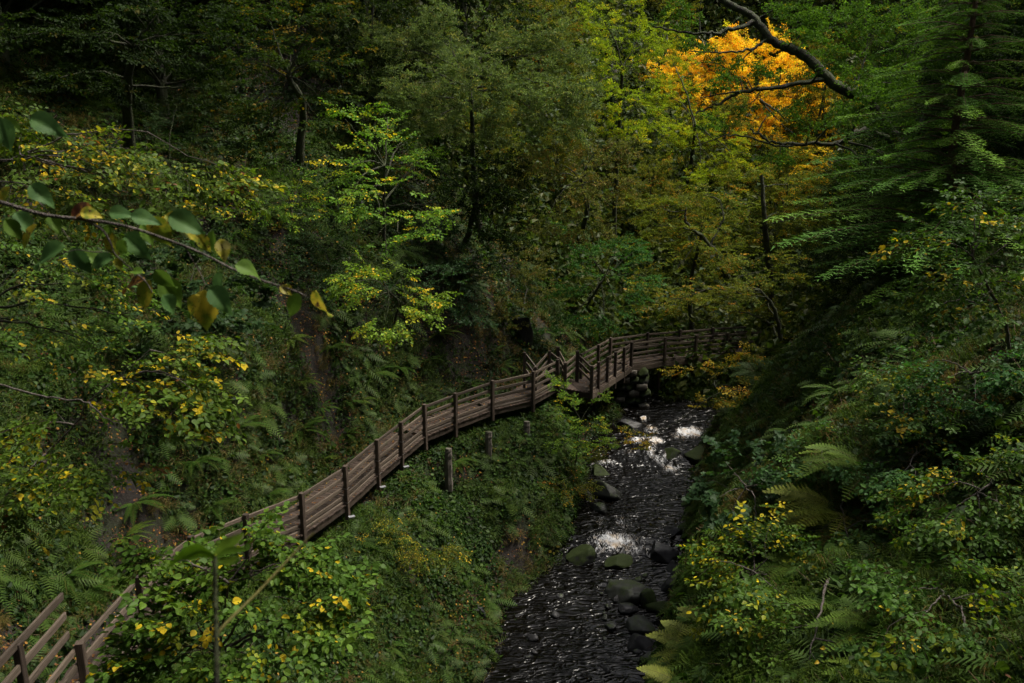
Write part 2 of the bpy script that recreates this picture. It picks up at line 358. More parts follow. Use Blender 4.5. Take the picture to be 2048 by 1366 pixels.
def build_ground():
    ny, nx = XX.shape
    V = np.stack([XX, YY, ZZ], -1).reshape(-1, 3)
    i = (np.arange(ny - 1)[:, None] * nx + np.arange(nx - 1)[None, :]).ravel()
    F = np.stack([i, i + 1, i + nx + 1, i + nx], -1)
    o = link('ground', mesh_np('ground', V, F.ravel(), np.full(len(F), 4), None, True, M_SOIL))
    tag(o, 'dark mossy earth and rock of the wooded gorge', None, None, 'structure')
    # land beyond the gorge, out to the horizon
    R = [60, 90, 160, 400, 900]; n = 64; V = []; F = []
    cx, cy = 7, 57
    for k, r in enumerate(R):
        for j in range(n):
            a = j * 2 * math.pi / n
            x, y = cx + r * math.cos(a) * (0.9 if k == 0 else 1), cy + r * math.sin(a) * (1.2 if k == 0 else 1)
            zz = [float(ground(np.clip(x, -47, 61), np.clip(y, -17, 131))) - 2, 20, 25, 28, 20][k]
            V.append((x, y, zz))
    for k in range(len(R) - 1):
        for j in range(n):
            F.append((k * n + j, k * n + (j + 1) % n, (k + 1) * n + (j + 1) % n, (k + 1) * n + j))
    G = Geo(); G.add(V, F); o = link('hills', G.mesh('hills', M_SOIL, True)); tag(o, 'wooded hills round the gorge', None, None, 'structure')
build_ground()

# ------------------------------------------------------------------ water
FOAM = [(1232, 1085, 52, 26, 1.0), (1205, 1102, 42, 16, .85), (1240, 1045, 62, 30, .62), (1235, 1078, 85, 42, .5), (1225, 1145, 40, 40, .38), (1260, 1100, 40, 14, .8), (1290, 882, 50, 10, .95), (1330, 915, 40, 22, .8), (1345, 938, 20, 13, 1.0), (1380, 868, 40, 16, .95), (1300, 860, 60, 14, .55), (1260, 950, 70, 22, .3), (1300, 1000, 60, 30, .25),
        (1286, 838, 7, 5, 1.3), (1210, 925, 22, 8, .8), (1270, 905, 40, 10, .6), (1230, 1020, 50, 12, .45), (1180, 1110, 40, 14, .6), (1245, 1130, 50, 16, .35), (1305, 900, 14, 30, .8), (1180, 1300, 60, 20, .12)]
def build_water():
    ys = np.concatenate([np.arange(3, 20, 0.12), np.arange(20, 40, 0.045), np.arange(40, 62, 0.15)]); us = np.linspace(0, 1, 130)
    xl, xr, zs = stream(ys); xl = xl - 0.7; xr = xr + 0.7
    X = xl[:, None] + (xr - xl)[:, None] * us[None, :]; Y = np.repeat(ys[:, None], len(us), 1); Z = np.repeat(zs[:, None], len(us), 1)
    # project to photo pixels once, to find where the cascades break white
    t = Y * CP - (Z - CZ) * SP; px = 1024 + FPX * X / t; dyv = (Y * SP + (Z - CZ) * CP) / t; py = 683 - dyv * FPX
    foam = np.zeros(X.shape)
    for a, b, ra, rb, s in FOAM:
        e = ((px - a) / ra) ** 2 + ((py - b) / rb) ** 2; foam = np.maximum(foam, s * .92 * np.exp(-e * .75))
    foam = np.clip(foam * (.86 + 1.0 * fbm(X * 2.2, Y * 1.1, 61, 3)) + (foam > .12) * fbm(X * 1.2, Y * .5, 63, 2) * .35, 0, 1)
    slope = np.gradient(zs, ys)[:, None]
    Z = Z + 0.10 * fbm(X * 1.1, Y * 0.7, 31, 2) + 0.05 * fbm(X * 1.5 + Y * .5, Y * 3.0, 33, 1) + foam * (0.10 + 0.22 * fbm(X * 6, Y * 4, 37, 3)) + np.clip(slope, 0, .4) * fbm(X * 2.5, Y * 2.0, 39, 3) * 0.35
    ny, nx = X.shape; V = np.stack([X, Y, Z], -1).reshape(-1, 3)
    i = (np.arange(ny - 1)[:, None] * nx + np.arange(nx - 1)[None, :]).ravel(); F = np.stack([i, i + 1, i + nx + 1, i + nx], -1)
    c = np.repeat(foam.reshape(-1, 1), 3, 1)
    m, nt, out = new_mat('peaty_water')
    geo = nd(nt, 'ShaderNodeNewGeometry'); at = nd(nt, 'ShaderNodeAttribute', attribute_name='Col')
    mp = nd(nt, 'ShaderNodeMapping'); mp.inputs['Scale'].default_value = (1.5, 0.6, 1); nt.links.new(geo.outputs['Position'], mp.inputs[0])
    mpf = nd(nt, 'ShaderNodeMapping'); mpf.inputs['Scale'].default_value = (1.7, .55, 1); nt.links.new(geo.outputs['Position'], mpf.inputs[0])
    nf = noise(nt, 4.5, 4, 0.55, mpf.outputs[0], 1.6); nf2 = noise(nt, 22, 5, 0.7, mp.outputs[0], 0.8)
    r1_ = nd(nt, 'ShaderNodeMath', operation='SUBTRACT'); nt.links.new(nf.outputs[0], r1_.inputs[0]); r1_.inputs[1].default_value = 0.5
    r2_ = nd(nt, 'ShaderNodeMath', operation='ABSOLUTE'); nt.links.new(r1_.outputs[0], r2_.inputs[0])
    a1 = nd(nt, 'ShaderNodeMath', operation='MULTIPLY_ADD'); nt.links.new(r2_.outputs[0], a1.inputs[0]); a1.inputs[1].default_value = -3.4
    a0 = nd(nt, 'ShaderNodeMath', operation='MULTIPLY_ADD'); nt.links.new(nf2.outputs[0], a0.inputs[0]); a0.inputs[1].default_value = 0.45; a0.inputs[2].default_value = -0.42; nt.links.new(a0.outputs[0], a1.inputs[2])
    a2 = nd(nt, 'ShaderNodeMath', operation='MULTIPLY_ADD'); nt.links.new(at.outputs['Fac'], a2.inputs[0]); a2.inputs[1].default_value = 1.35; nt.links.new(a1.outputs[0], a2.inputs[2])
    rf = ramp(nt, [(0.33, (0, 0, 0)), (0.66, (1, 1, 1))]); nt.links.new(a2.outputs[0], rf.inputs[0])
    w = nd(nt, 'ShaderNodeBsdfPrincipled'); w.inputs['Base Color'].default_value = (0.002, 0.0015, 0.001, 1); w.inputs['Roughness'].default_value = 0.12; w.inputs['IOR'].default_value = 1.33
    mpb = nd(nt, 'ShaderNodeMapping'); mpb.inputs['Scale'].default_value = (0.8, 1.9, 1); mpb.inputs['Rotation'].default_value = (0, 0, 0.35); nt.links.new(geo.outputs['Position'], mpb.inputs[0])
    nb = noise(nt, 2.0, 2, 0.4, mpb.outputs[0], 1.2); b = nd(nt, 'ShaderNodeBump'); b.inputs['Strength'].default_value = 0.8; b.inputs['Distance'].default_value = 0.05
    q1 = nd(nt, 'ShaderNodeMath', operation='SUBTRACT'); nt.links.new(nb.outputs[0], q1.inputs[0]); q1.inputs[1].default_value = .5
    q2 = nd(nt, 'ShaderNodeMath', operation='ABSOLUTE'); nt.links.new(q1.outputs[0], q2.inputs[0])
    q3 = nd(nt, 'ShaderNodeMath', operation='MULTIPLY_ADD'); nt.links.new(q2.outputs[0], q3.inputs[0]); q3.inputs[1].default_value = -4.0; q3.inputs[2].default_value = 1.0; q3.use_clamp = True
    q4 = nd(nt, 'ShaderNodeMath', operation='POWER'); nt.links.new(q3.outputs[0], q4.inputs[0]); q4.inputs[1].default_value = 1.0
    nt.links.new(q4.outputs[0], b.inputs['Height']); nt.links.new(b.outputs[0], w.inputs['Normal'])
    f = nd(nt, 'ShaderNodeBsdfPrincipled'); f.inputs['Roughness'].default_value = 0.6
    nc = noise(nt, 3.0, 4, 0.6, geo.outputs['Position']); rc = ramp(nt, [(0.44, (0.82, 0.83, 0.86)), (0.64, (0.58, 0.45, 0.31))]); nt.links.new(nc.outputs[0], rc.inputs[0]); nt.links.new(rc.outputs[0], f.inputs['Base Color'])
    b2 = nd(nt, 'ShaderNodeBump'); b2.inputs['Strength'].default_value = 1.0; b2.inputs['Distance'].default_value = 0.08; nt.links.new(r2_.outputs[0], b2.inputs['Height']); nt.links.new(b2.outputs[0], f.inputs['Normal'])
    mx = nd(nt, 'ShaderNodeMixShader'); nt.links.new(rf.outputs[0], mx.inputs[0]); nt.links.new(w.outputs[0], mx.inputs[1]); nt.links.new(f.outputs[0], mx.inputs[2]); nt.links.new(mx.outputs[0], out.inputs[0])
    o = link('stream', mesh_np('stream', V, F.ravel(), np.full(len(F), 4), c, True, m))
    tag(o, 'dark peaty stream with white foaming cascades', None, None, 'structure')
build_water()

# ------------------------------------------------------------------ timber helpers
def timber_mesh(name, mat, seg=5, ch=0.12, jit=0.03):
    prof = np.array([(-.5 + ch, -.5), (.5 - ch, -.5), (.5, -.5 + ch), (.5, .5 - ch), (.5 - ch, .5), (-.5 + ch, .5), (-.5, .5 - ch), (-.5, -.5 + ch)])
    V = []; F = []
    for k in range(seg + 1):
        x = -.5 + k / seg; j = rng.normal(0, jit, 2) * (0.6 if k in (0, seg) else 1)
        for p in prof: V.append((x, p[0] + j[0] + rng.normal(0, jit * .5), p[1] + j[1] + rng.normal(0, jit * .5)))
    for k in range(seg):
        for j in range(8): F.append((k * 8 + j, k * 8 + (j + 1) % 8, (k + 1) * 8 + (j + 1) % 8, (k + 1) * 8 + j))
    F.append(tuple(range(7, -1, -1))); F.append(tuple(seg * 8 + j for j in range(8)))
    G = Geo(); G.add(V, F); return G.mesh(name, mat)
T_RAIL = [timber_mesh('rail_timber', M_RAIL) for _ in range(4)]
T_POST = [timber_mesh('post_timber', M_POST, 4, 0.1, 0.012) for _ in range(3)]
T_PLANK = [timber_mesh('plank_timber', M_DECK, 3, 0.08, 0.02) for _ in range(5)]
T_BEAM = [timber_mesh('beam_timber', M_POST) for _ in range(2)]
def beam(name, a, b, w, h, mats, root, up=(0, 0, 1)):
    """a squared timber from a to b, w wide and h high, child of root"""
    a = Vector(a); b = Vector(b); d = b - a; L = d.length; x = d.normalized(); z = Vector(up); y = z.cross(x).normalized(); z = x.cross(y)
    m = Matrix((x, y, z)).transposed().to_4x4()
    o = bpy.data.objects.new(name, random.choice(mats)); COL.objects.link(o); o.parent = root
    o.location = (a + b) / 2 - (root.location if root else Vector()); o.rotation_euler = m.to_euler(); o.scale = (L, w, h)
    return o
def left_of(a, b):
    d = b - a; n = np.array((-d[1], d[0], 0.0)); return n / np.linalg.norm(n)
def railing(root, path, heights, inset=0.0, long_posts=(), post_w=0.12, below=0.42, posts=True, top=0.05, off=0.0):
    norms = []
    for k in range(len(path)):
        a = path[max(0, k - 1)]; b = path[min(len(path) - 1, k + 1)]; norms.append(left_of(a, b))
    pts = [p + n * off for p, n in zip(path, norms)]
    for k, p in enumerate(pts):
        if not posts: break
        jx, jy = random.uniform(-.02, .02), random.uniform(-.02, .02)
        beam('post', p + (jx, jy, -RAIL_H - below - random.uniform(0, .12)), p + (0, 0, top + random.uniform(0, .03)), post_w, post_w, T_POST, root, tuple(norms[k]))
    for k in range(len(pts) - 1):
        n = left_of(pts[k], pts[k + 1]) * (post_w / 2 + 0.024)
        for i, h in enumerate(heights):
            e = random.uniform(-.012, .012)
            beam('rail', pts[k] + n + (0, 0, h - RAIL_H + e), pts[k + 1] + n + (0, 0, h - RAIL_H + e * .5), 0.045, 0.11 if i else 0.10, T_RAIL, root)
    return pts
def planking(root, path, width, first=0, pitch=0.142):
    """planks laid square across the walk, from the outer edge inwards"""
    cnt = 0; full = width
    for si, (a, b) in enumerate(zip(path[:-1], path[1:])):
        width = full * (.62 if si < first else 1)
        L = np.linalg.norm((b - a)[:2]); n = max(1, round(L / pitch)); nv = left_of(a, b)
        for k in range(n):
            c = a + (b - a) * ((k + .5) / n); z = c[2] - RAIL_H - 0.02 + random.uniform(-.004, .004)
            o_ = np.array((c[0], c[1], z)) - nv * random.uniform(0.0, .03)
            i_ = np.array((c[0], c[1], z)) + nv * (width + random.uniform(-.02, .03))
            beam('plank', o_, i_, L / n * 0.88, 0.038, T_PLANK, root); cnt += 1
    return cnt
def stringers(root, path, width):
    for a, b in zip(path[:-1], path[1:]):
        n = left_of(a, b)
        for w in (0.06, width - 0.08):
            beam('joist', a + n * w + (0, 0, -RAIL_H - 0.15), b + n * w + (0, 0, -RAIL_H - 0.15), 0.07, 0.2, T_BEAM, root)
        beam('kerb_rail', a + n * 0.10 + (0, 0, -RAIL_H + 0.045), b + n * 0.10 + (0, 0, -RAIL_H + 0.045), 0.08, 0.09, T_RAIL, root)

# boardwalk
root = empty('boardwalk', Vector(WALK[6]) - Vector((0, 0, RAIL_H)), 'long weathered wooden boardwalk with one four-bar railing climbing along the left bank', 'boardwalk')
railing(root, WALK, (1.03, 0.75, 0.47, 0.2))
planking(root, WALK, DECKW, 4); stringers(root, WALK, DECKW * .6)
bk = Geo(); bk.add([(-.09, -.05, 0), (.09, -.05, 0), (.09, .05, 0), (-.09, .05, 0), (-.09, -.05, .012), (.09, -.05, .012), (.09, .05, .012), (-.09, .05, .012), (-.09, .05, .012), (.09, .05, .012), (.09, .062, -.1), (-.09, .062, -.1), (-.09, .07, .012), (.09, .07, .012)],
           [(0, 3, 2, 1), (4, 5, 6, 7), (0, 1, 5, 4), (1, 2, 6, 5), (2, 3, 7, 6), (3, 0, 4, 7), (8, 9, 10, 11), (9, 13, 10), (8, 11, 12), (12, 11, 10, 13), (8, 12, 13, 9)]); bkm = bk.mesh('bracket', M_METAL)
strap = Geo()
for s_ in (-1, 1):
    pass
def ring(z, r=0.068, h=0.012):
    V = [(x * r, y * r, zz) for zz in (z, z + h) for x, y in ((-1, -1), (1, -1), (1, 1), (-1, 1))]
    return V, [(0, 1, 5, 4), (1, 2, 6, 5), (2, 3, 7, 6), (3, 0, 4, 7)]
V_, F_ = ring(0); strap.add(V_, F_); strapm = strap.mesh('strap', M_METAL)
for k in (7, 8, 9):
    p = Vector(WALK[k]) - root.location
    o = link('bracket', bkm, root); o.location = p + Vector((0.14, -0.1, -RAIL_H - 0.36)); o.rotation_euler.z = 0.5
    ang = math.atan2(*(WALK[k + 1] - WALK[k - 1])[1::-1])
    for zz in (-0.62, -1.05):
        o = link('strap', strapm, root); o.location = p + Vector((0, 0, zz)); o.rotation_euler.z = ang
for px_, py_, t_, h_ in ((897, 938, 29.6, 0.75), (977, 905, 31.3, 0.8), (1053, 878, 32.6, 0.7)):
    b_ = P(px_, py_, t_); G = Geo(); G.tube(curve_pts([b_ + (0, 0, -0.8), b_ + (0, 0, h_ * .5), b_ + (0.02, 0.03, h_)], 5), 0.15, 0.12, 8, wob=0.25)
    top = [tuple(v) for v in G.V[0][-8:]]; G.add(top, [tuple(range(8))])
    o = link('support_pile', G.mesh('support_pile', M_CONC, False, root.location), root)

# landing where the side path joins
ZIG = [PD(*q) for q in ((1116, 699, 9.75), (1131, 727, 9.85), (1155, 707, 10.0), (1184, 735, 10.2))]
root = empty('landing', Vector(ZIG[1]) - Vector((0, 0, RAIL_H)), 'wooden landing with zigzag railing joining the boardwalk to the footbridge', 'landing')
for k, p in enumerate(ZIG):
    beam('post', p + (0, 0, -RAIL_H - .5), p + (0, 0, 0.12 if k in (0, 2) else 0.04), 0.15 if k in (0, 2) else 0.12, 0.14, T_POST, root, (0, 1, 0))
for a, b in zip(ZIG[:-1], ZIG[1:]):
    n = left_of(a, b) * 0.06
    for h in (1.0, 0.72, 0.44): beam('rail', a + n + (0, 0, h - RAIL_H), b + n + (0, 0, h - RAIL_H), 0.045, 0.11, T_RAIL, root)
a = WALK[-1]; b = BRIDGE[0]; nv = left_of(a, b)
Ll = np.linalg.norm(b - a); nn = int(Ll / 0.142)
for k in range(nn):
    c = a + (b - a) * ((k + .5) / nn); z = c[2] - RAIL_H - 0.03 + random.uniform(-.004, .004); c = np.array((c[0], c[1], z))
    beam('plank', c - nv * 0.02, c + nv * (1.9 + .02 * random.random()), Ll / nn * .88, .038, T_PLANK, root)
beam('joist', a + nv * .1 + (0, 0, -RAIL_H - .16), b + nv * .1 + (0, 0, -RAIL_H - .16), .08, .22, T_BEAM, root)
beam('joist', a + nv * 1.6 + (0, 0, -RAIL_H - .16), b + nv * 1.6 + (0, 0, -RAIL_H - .16), .08, .22, T_BEAM, root)

# side path railing behind the landing
SIDE = [PD(*q) for q in ((1049, 706, 9.3), (1071, 735, 9.7), (1099, 703, 9.6), (1116, 716, 9.75))]
root = empty('side_path_railing', Vector(SIDE[1]) - Vector((0, 0, RAIL_H)), 'short angled wooden railing of the side steps behind the landing', 'railing')
for p in SIDE: beam('post', p + (0, 0, -RAIL_H - .4), p + (0, 0, .03), .11, .11, T_POST, root, (0, 1, 0))
for a, b in zip(SIDE[:-1], SIDE[1:]):
    n = left_of(a, b) * 0.08
    for h in (1.0, 0.68, 0.36): beam('rail', a + n + (0, 0, h - RAIL_H), b + n + (0, 0, h - RAIL_H), .045, .11, T_RAIL, root)

# footbridge
root = empty('footbridge', Vector(BRIDGE[5]) - Vector((0, 0, RAIL_H)), 'wooden footbridge with railings on both sides crossing above the stream', 'footbridge')
railing(root, BRIDGE, (1.04, 0.8, 0.56, 0.32), below=0.5)
BW = 1.25
IN = [BRIDGE[0], BRIDGE[2], BRIDGE[4], BRIDGE[5], BRIDGE[6], BRIDGE[7], BRIDGE[8], BRIDGE[9]]
railing(root, IN, (1.04, 0.78, 0.50), off=BW, below=0.3)
planking(root, BRIDGE, BW); stringers(root, BRIDGE, BW)
for a, b in zip(BRIDGE[:-1], BRIDGE[1:]):
    n = left_of(a, b); beam('fascia_board', a - n * .03 + (0, 0, -RAIL_H - .17), b - n * .03 + (0, 0, -RAIL_H - .17), .04, .27, T_RAIL, root)
for k in (6, 7):
    p = BRIDGE[k] + left_of(BRIDGE[k - 1], BRIDGE[k + 1]) * .3; beam('trestle_leg', p + (0, 0, -RAIL_H - 2.2), p + (0, 0, -RAIL_H - .1), .16, .16, T_POST, root, (0, 1, 0))
beam('brace', BRIDGE[6] + (0.1, .3, -RAIL_H - 1.1), BRIDGE[7] + (-.2, .3, -RAIL_H - .3), .08, .1, T_POST, root)

# stair rail in the bottom left corner
root = empty('stair_railing', P(60, 1300, 13.5) - np.array((0, 0, 1.4)), 'dim sloping three-bar handrail of a flight of steps in the bottom left corner', 'railing')
a = P(124, 1192, 14.6); b = P(-60, 1390, 11.4)
for h in (0, .38, .76): beam('rail', a - (0, 0, h), b - (0, 0, h), .05, .13, T_RAIL, root)
for f in (.55, .98):
    p = a * (1 - f) + b * f; beam('post', p - (0, 0, 1.5), p + (0, 0, .02), .12, .12, T_POST, root, (0, 1, 0))

# ------------------------------------------------------------------ rocks
def rock_mesh(name, r, seed, mat, cuts=11, sub=4, blocky=False):
    import bmesh
    bm = bmesh.new(); bmesh.ops.create_icosphere(bm, subdivisions=sub, radius=1.0)
    V = np.array([v.co[:] for v in bm.verts]); V = np.clip(V * 1.3, -.75, .75) / .75 if blocky else V; rs = np.random.default_rng(seed)
    for k in range(cuts):                                  # flatten along random planes: angular faces
        n = nrm(rs.normal(size=3)); d = rs.uniform(.38, .75); s = V @ n; m = s > d; V[m] -= np.outer(s[m] - d, n) * .9
    V = V * 1.15 * (1 + 0.20 * fbm(V[:, 0] * 2 + 9, V[:, 1] * 2 + V[:, 2] * 1.7, seed)[:, None] + 0.12 * fbm(V[:, 0] * 5 + V[:, 2] * 3, V[:, 1] * 6 + V[:, 2] * 5, seed + 5, 3)[:, None]) * np.array(r)
    for v, c in zip(bm.verts, V): v.co = c
    me = bpy.data.meshes.new(name); bm.to_mesh(me); bm.free(); me.materials.append(mat)
    me.polygons.foreach_set('use_smooth', [True] * len(me.polygons))
    return me
ROCKS = [  # px, py, half width px, half height px, material, label
    (1212, 980, 36, 20, M_ROCKG, 'rounded grey boulder by the left bank below the upper rapids'), (1198, 1016, 19, 9, M_ROCKG, 'small flat grey stone in front of the rounded grey boulder'),
    (1321, 1103, 36, 22, M_ROCK, 'smooth black wet boulder right of the white cascade'), (1162, 1112, 27, 25, M_ROCKM, 'moss covered boulder at the left foot of the white cascade'),
    (1238, 1125, 28, 15, M_ROCKM, 'low half-drowned mossy stone just under the white cascade'), (1262, 1183, 46, 32, M_ROCKG, 'largest angular grey-green boulder in the middle of the stream'),
    (1296, 1196, 22, 26, M_ROCKM, 'dark mossy block leaning on the right of the largest angular boulder'), (1253, 1213, 21, 9, M_ROCK, 'thin dark slab directly below the largest angular boulder'),
    (1274, 1251, 32, 21, M_ROCKG, 'pointed grey wedge-shaped rock in the lower stream'), (1318, 1216, 24, 18, M_ROCKM, 'mossy dark stone against the right bank above the wedge-shaped rock'),
    (1332, 1241, 20, 17, M_ROCK, 'black stone between the wedge-shaped rock and the right bank'), (1282, 1288, 30, 16, M_ROCK, 'broad low black rock below the wedge-shaped rock'),
    (1304, 1318, 28, 10, M_ROCKG, 'flat grey slab awash near the lower edge of the stream'), (1286, 1324, 14, 14, M_ROCKM, 'small bright mossy knob standing next to the flat grey slab'),
    (1350, 1135, 26, 16, M_ROCK, 'dark ledge stone right of the smooth black boulder'), (1345, 1175, 26, 22, M_ROCK, 'black bank stone right of the largest angular boulder'),
    (1224, 1252, 14, 6, M_ROCK, 'small dark stone awash left of the wedge-shaped rock'), (1236, 1198, 12, 7, M_ROCK, 'small dark stone tucked under the left tip of the largest boulder'),
    (1200, 940, 24, 9, M_ROCKM, 'mossy ledge in the upper left of the stream'), (1255, 845, 26, 12, M_ROCK, 'dark rock at the head of the upper rapids'),
    (1345, 905, 24, 12, M_ROCKM, 'mossy rock splitting the upper rapids'), (1400, 905, 34, 18, M_ROCKM, 'mossy rock at the right end of the upper rapids'), 
    (1165, 985, 20, 16, M_ROCK, 'dark rock under the left bank beside the rounded grey boulder'), (1350, 1060, 22, 14, M_ROCK, 'dark rock on the right shore above the smooth black boulder')]
def zs_at(y): return float(stream(y)[2])
def water_point(px, py):
    p = P(px, py, 30)
    lo = 15.0; hi = 60.0
    for _ in range(40):
        t = (lo + hi) / 2; p = P(px, py, t); z = zs_at(p[1])
        if p[2] > z: lo = t
        else: hi = t
    return p, t
for k, (px, py, rx, ry, mt, lab) in enumerate(ROCKS):
    p, t = water_point(px, py + ry * .3); sx = rx * t / FPX; sz = ry * t / FPX
    o = link('boulder', rock_mesh('boulder', (sx * 1.08, sx * .85, sz * 1.15), 50 + k, mt), None)
    o.location = (p[0], p[1], max(p[2], gz(p[0], p[1])) + sz * .15); o.rotation_euler.z = random.uniform(-.5, .5)
    tag(o, lab, 'rock', 'boulders in and beside the stream')
small = [rock_mesh('stone', (1, .8, .55), 900 + k, M_ROCK if k % 2 else M_ROCKG, 6, 2) for k in range(4)]
for k in range(26):
    px = random.choice([random.uniform(1200, 1345), random.uniform(1270, 1345), random.uniform(1030, 1160)]); py = random.uniform(1130, 1350)
    if px < 1180: py = 1350 - (px - 1030) * 1.5 + random.uniform(-20, 20)
    p, t = water_point(px, py)
    s = random.uniform(.07, .2); o = link('stone', small[k % 4]); o.location = (p[0], p[1], p[2] + s * .1); o.scale = (s, s, s); o.rotation_euler = (random.uniform(-.3, .3), 0, random.uniform(0, 6))
    tag(o, 'small dark stone lying in the shallows of the lower stream', 'stone', 'small stones in the shallows')
CRAGS = [(1030, 670, 34, 60, M_ROCK, 'tall grey rock face behind the side steps'), (1080, 1010, 34, 24, M_ROCKM, 'mossy crag on the left shore of the stream'), (940, 1230, 30, 34, M_ROCK, 'black wet crag by the little gully on the lower left bank')]
for k, (px, py, rx, ry, mt, lab) in enumerate(CRAGS):
    t = ray_ground(px, py); p = P(px, py, t + .45); sx = rx * t / FPX; sz = ry * t / FPX
    o = link('crag', rock_mesh('crag', (sx * 1.2, sx * .8, sz * 1.15), 150 + k, mt, 14, 4, True), None); o.location = p; o.rotation_euler = (random.uniform(-.2, .2), random.uniform(-.2, .2), random.uniform(-.6, .6)); tag(o, lab, 'rock', 'crags of the banks')
# masonry pier under the near end of the footbridge
pier = empty('stone_pier', PD(1262, 760, 12.4), 'rough stone pier carrying the near end of the footbridge', 'bridge pier')
sm = [rock_mesh('stone', (.5, .5, .5), 70 + k, M_CONC if k == 1 else M_ROCKM, 2, 2, True) for k in range(3)]
for r_ in range(7):
    for c_ in range(3):
        o = link('stone', sm[(r_ + c_) % 3], pier); o.location = (-.5 + c_ * .52 + (r_ % 2) * .15, .3 + .08 * random.random(), .3 - r_ * .34); o.scale = (.46, .6, .31); o.rotation_euler.z = random.uniform(-.2, .2)

# ------------------------------------------------------------------ leaves and sprays
def leaf_quad(L=1.0, W=.6, lvl=2, fold=.12, droop=.15):
    """one leaf, base at origin, pointing along +x"""
    if lvl == 1:
        V = [(0, 0, 0), (.5 * L, W / 2, fold * W), (L, 0, -droop * L), (.5 * L, -W / 2, fold * W)]; F = [(0, 3, 2), (0, 2, 1)]
    elif lvl == 2:
        V = [(0, 0, 0), (.25 * L, W * .42, fold * W), (.62 * L, W * .46, fold * W - droop * .3 * L), (L, 0, -droop * L), (.62 * L, -W * .46, fold * W - droop * .3 * L), (.25 * L, -W * .42, fold * W)]
        F = [(0, 3, 2, 1), (0, 5, 4, 3)]
    else:
        xs = (0, .12, .32, .55, .78, .92, 1); ws = (0, .34, .49, .47, .3, .12, 0)
        V = [(x * L, 0, -droop * L * x * x) for x in xs] + [(x * L, W * w, fold * W * 2 * w - droop * L * x * x) for x, w in zip(xs[1:-1], ws[1:-1])] + [(x * L, -W * w, fold * W * 2 * w - droop * L * x * x) for x, w in zip(xs[1:-1], ws[1:-1])]
        F = [(0, 1, 7), (5, 6, 11), (0, 12, 1), (5, 16, 6)] + [(k, k + 1, 7 + k, 6 + k) for k in range(1, 5)] + [(k, 11 + k, 12 + k, k + 1) for k in range(1, 5)]
    return np.array(V, float), F
def leaf_palm(L=1.0):
    a = [(0, 0), (.02, .22), (-.08, .46), (.25, .36), (.42, .58), (.52, .25), (.7, .25), (1, 0), (.7, -.25), (.52, -.25), (.42, -.58), (.25, -.36), (-.08, -.46), (.02, -.22)]
    V = [(x * L, y * L, -.12 * L * x + .10 * L * abs(y)) for x, y in a]; V.append((.35 * L, 0, -.02 * L)); c = len(a)
    return np.array(V), [(k, c, (k + 1) % c) for k in range(c)]
def rotm(yaw, pitch, roll):
    cy, sy, cp, sp, cr, sr = math.cos(yaw), math.sin(yaw), math.cos(pitch), math.sin(pitch), math.cos(roll), math.sin(roll)
    Rz = np.array(((cy, -sy, 0), (sy, cy, 0), (0, 0, 1))); Ry = np.array(((cp, 0, sp), (0, 1, 0), (-sp, 0, cp))); Rx = np.array(((1, 0, 0), (0, cr, -sr), (0, sr, cr)))
    return Rz @ Ry @ Rx
class Spray: pass
def make_spray(kind, leaf=.08, n=9, length=.45, side=2, lvl=2, wfac=.62, ang=.95, messy=.35, twig=True):
    """leafy twig along +x, flat in xy; per-vertex leaf ids for colouring"""
    V = []; L = []; T = []; ID = []; nv = 0; lid = 0
    def put(v, F, i):
        nonlocal nv
        V.append(v); ID.append(np.full(len(v), i))
        for f in F: L.append(np.array(f) + nv); T.append(len(f))
        nv += len(v)
    def twigline(o, yaw, ln, cnt, depth):
        nonlocal lid
        d = np.array((math.cos(yaw), math.sin(yaw), 0))
        bend = random.uniform(-.25, .1)
        if twig:
            e = o + d * ln + (0, 0, bend * ln * .3); w = 0.0022 + .0012 * (depth == 0); m_ = (o + e) / 2 + rng.normal(0, ln * .02, 3)
            put(np.array((o + (0, 0, w), o - (0, 0, w), m_ - (0, 0, w), m_ + (0, 0, w), e)), [(0, 1, 2, 3), (3, 2, 4)], -1)
        for k in range(cnt):
            f = (k + .7) / cnt; s = 1 if k % 2 else -1
            if k == cnt - 1: s = 0
            q = o + d * ln * f + (0, 0, bend * ln * .3 * f * f)
            sz = leaf * random.uniform(.7, 1.15) * (1 - .25 * abs(f - .6))
            v, F = (leaf_palm(sz) if kind == 'palm' else leaf_quad(sz, sz * wfac * random.uniform(.85, 1.1), lvl, random.uniform(.02, .25), random.uniform(0, .3)))
            R = rotm(yaw + s * ang + random.gauss(0, .25), random.gauss(.12, messy), random.gauss(0, messy * 1.3))
            put(v @ R.T + q + rng.normal(0, .006, 3), F, lid); lid += 1
    twigline(np.zeros(3), 0, length, n, 0)
    for k in range(side):
        f = (k + .6) / (side + .5); s = 1 if k % 2 else -1
        twigline(np.array((length * f, 0, 0)), s * random.uniform(.5, .8), length * (1 - f * .7) * .75, max(3, int(n * .6)), 1)
    sp = Spray(); sp.V = np.concatenate(V); sp.L = np.concatenate(L); sp.T = np.array(T); sp.ID = np.concatenate(ID); sp.nl = lid
    return sp
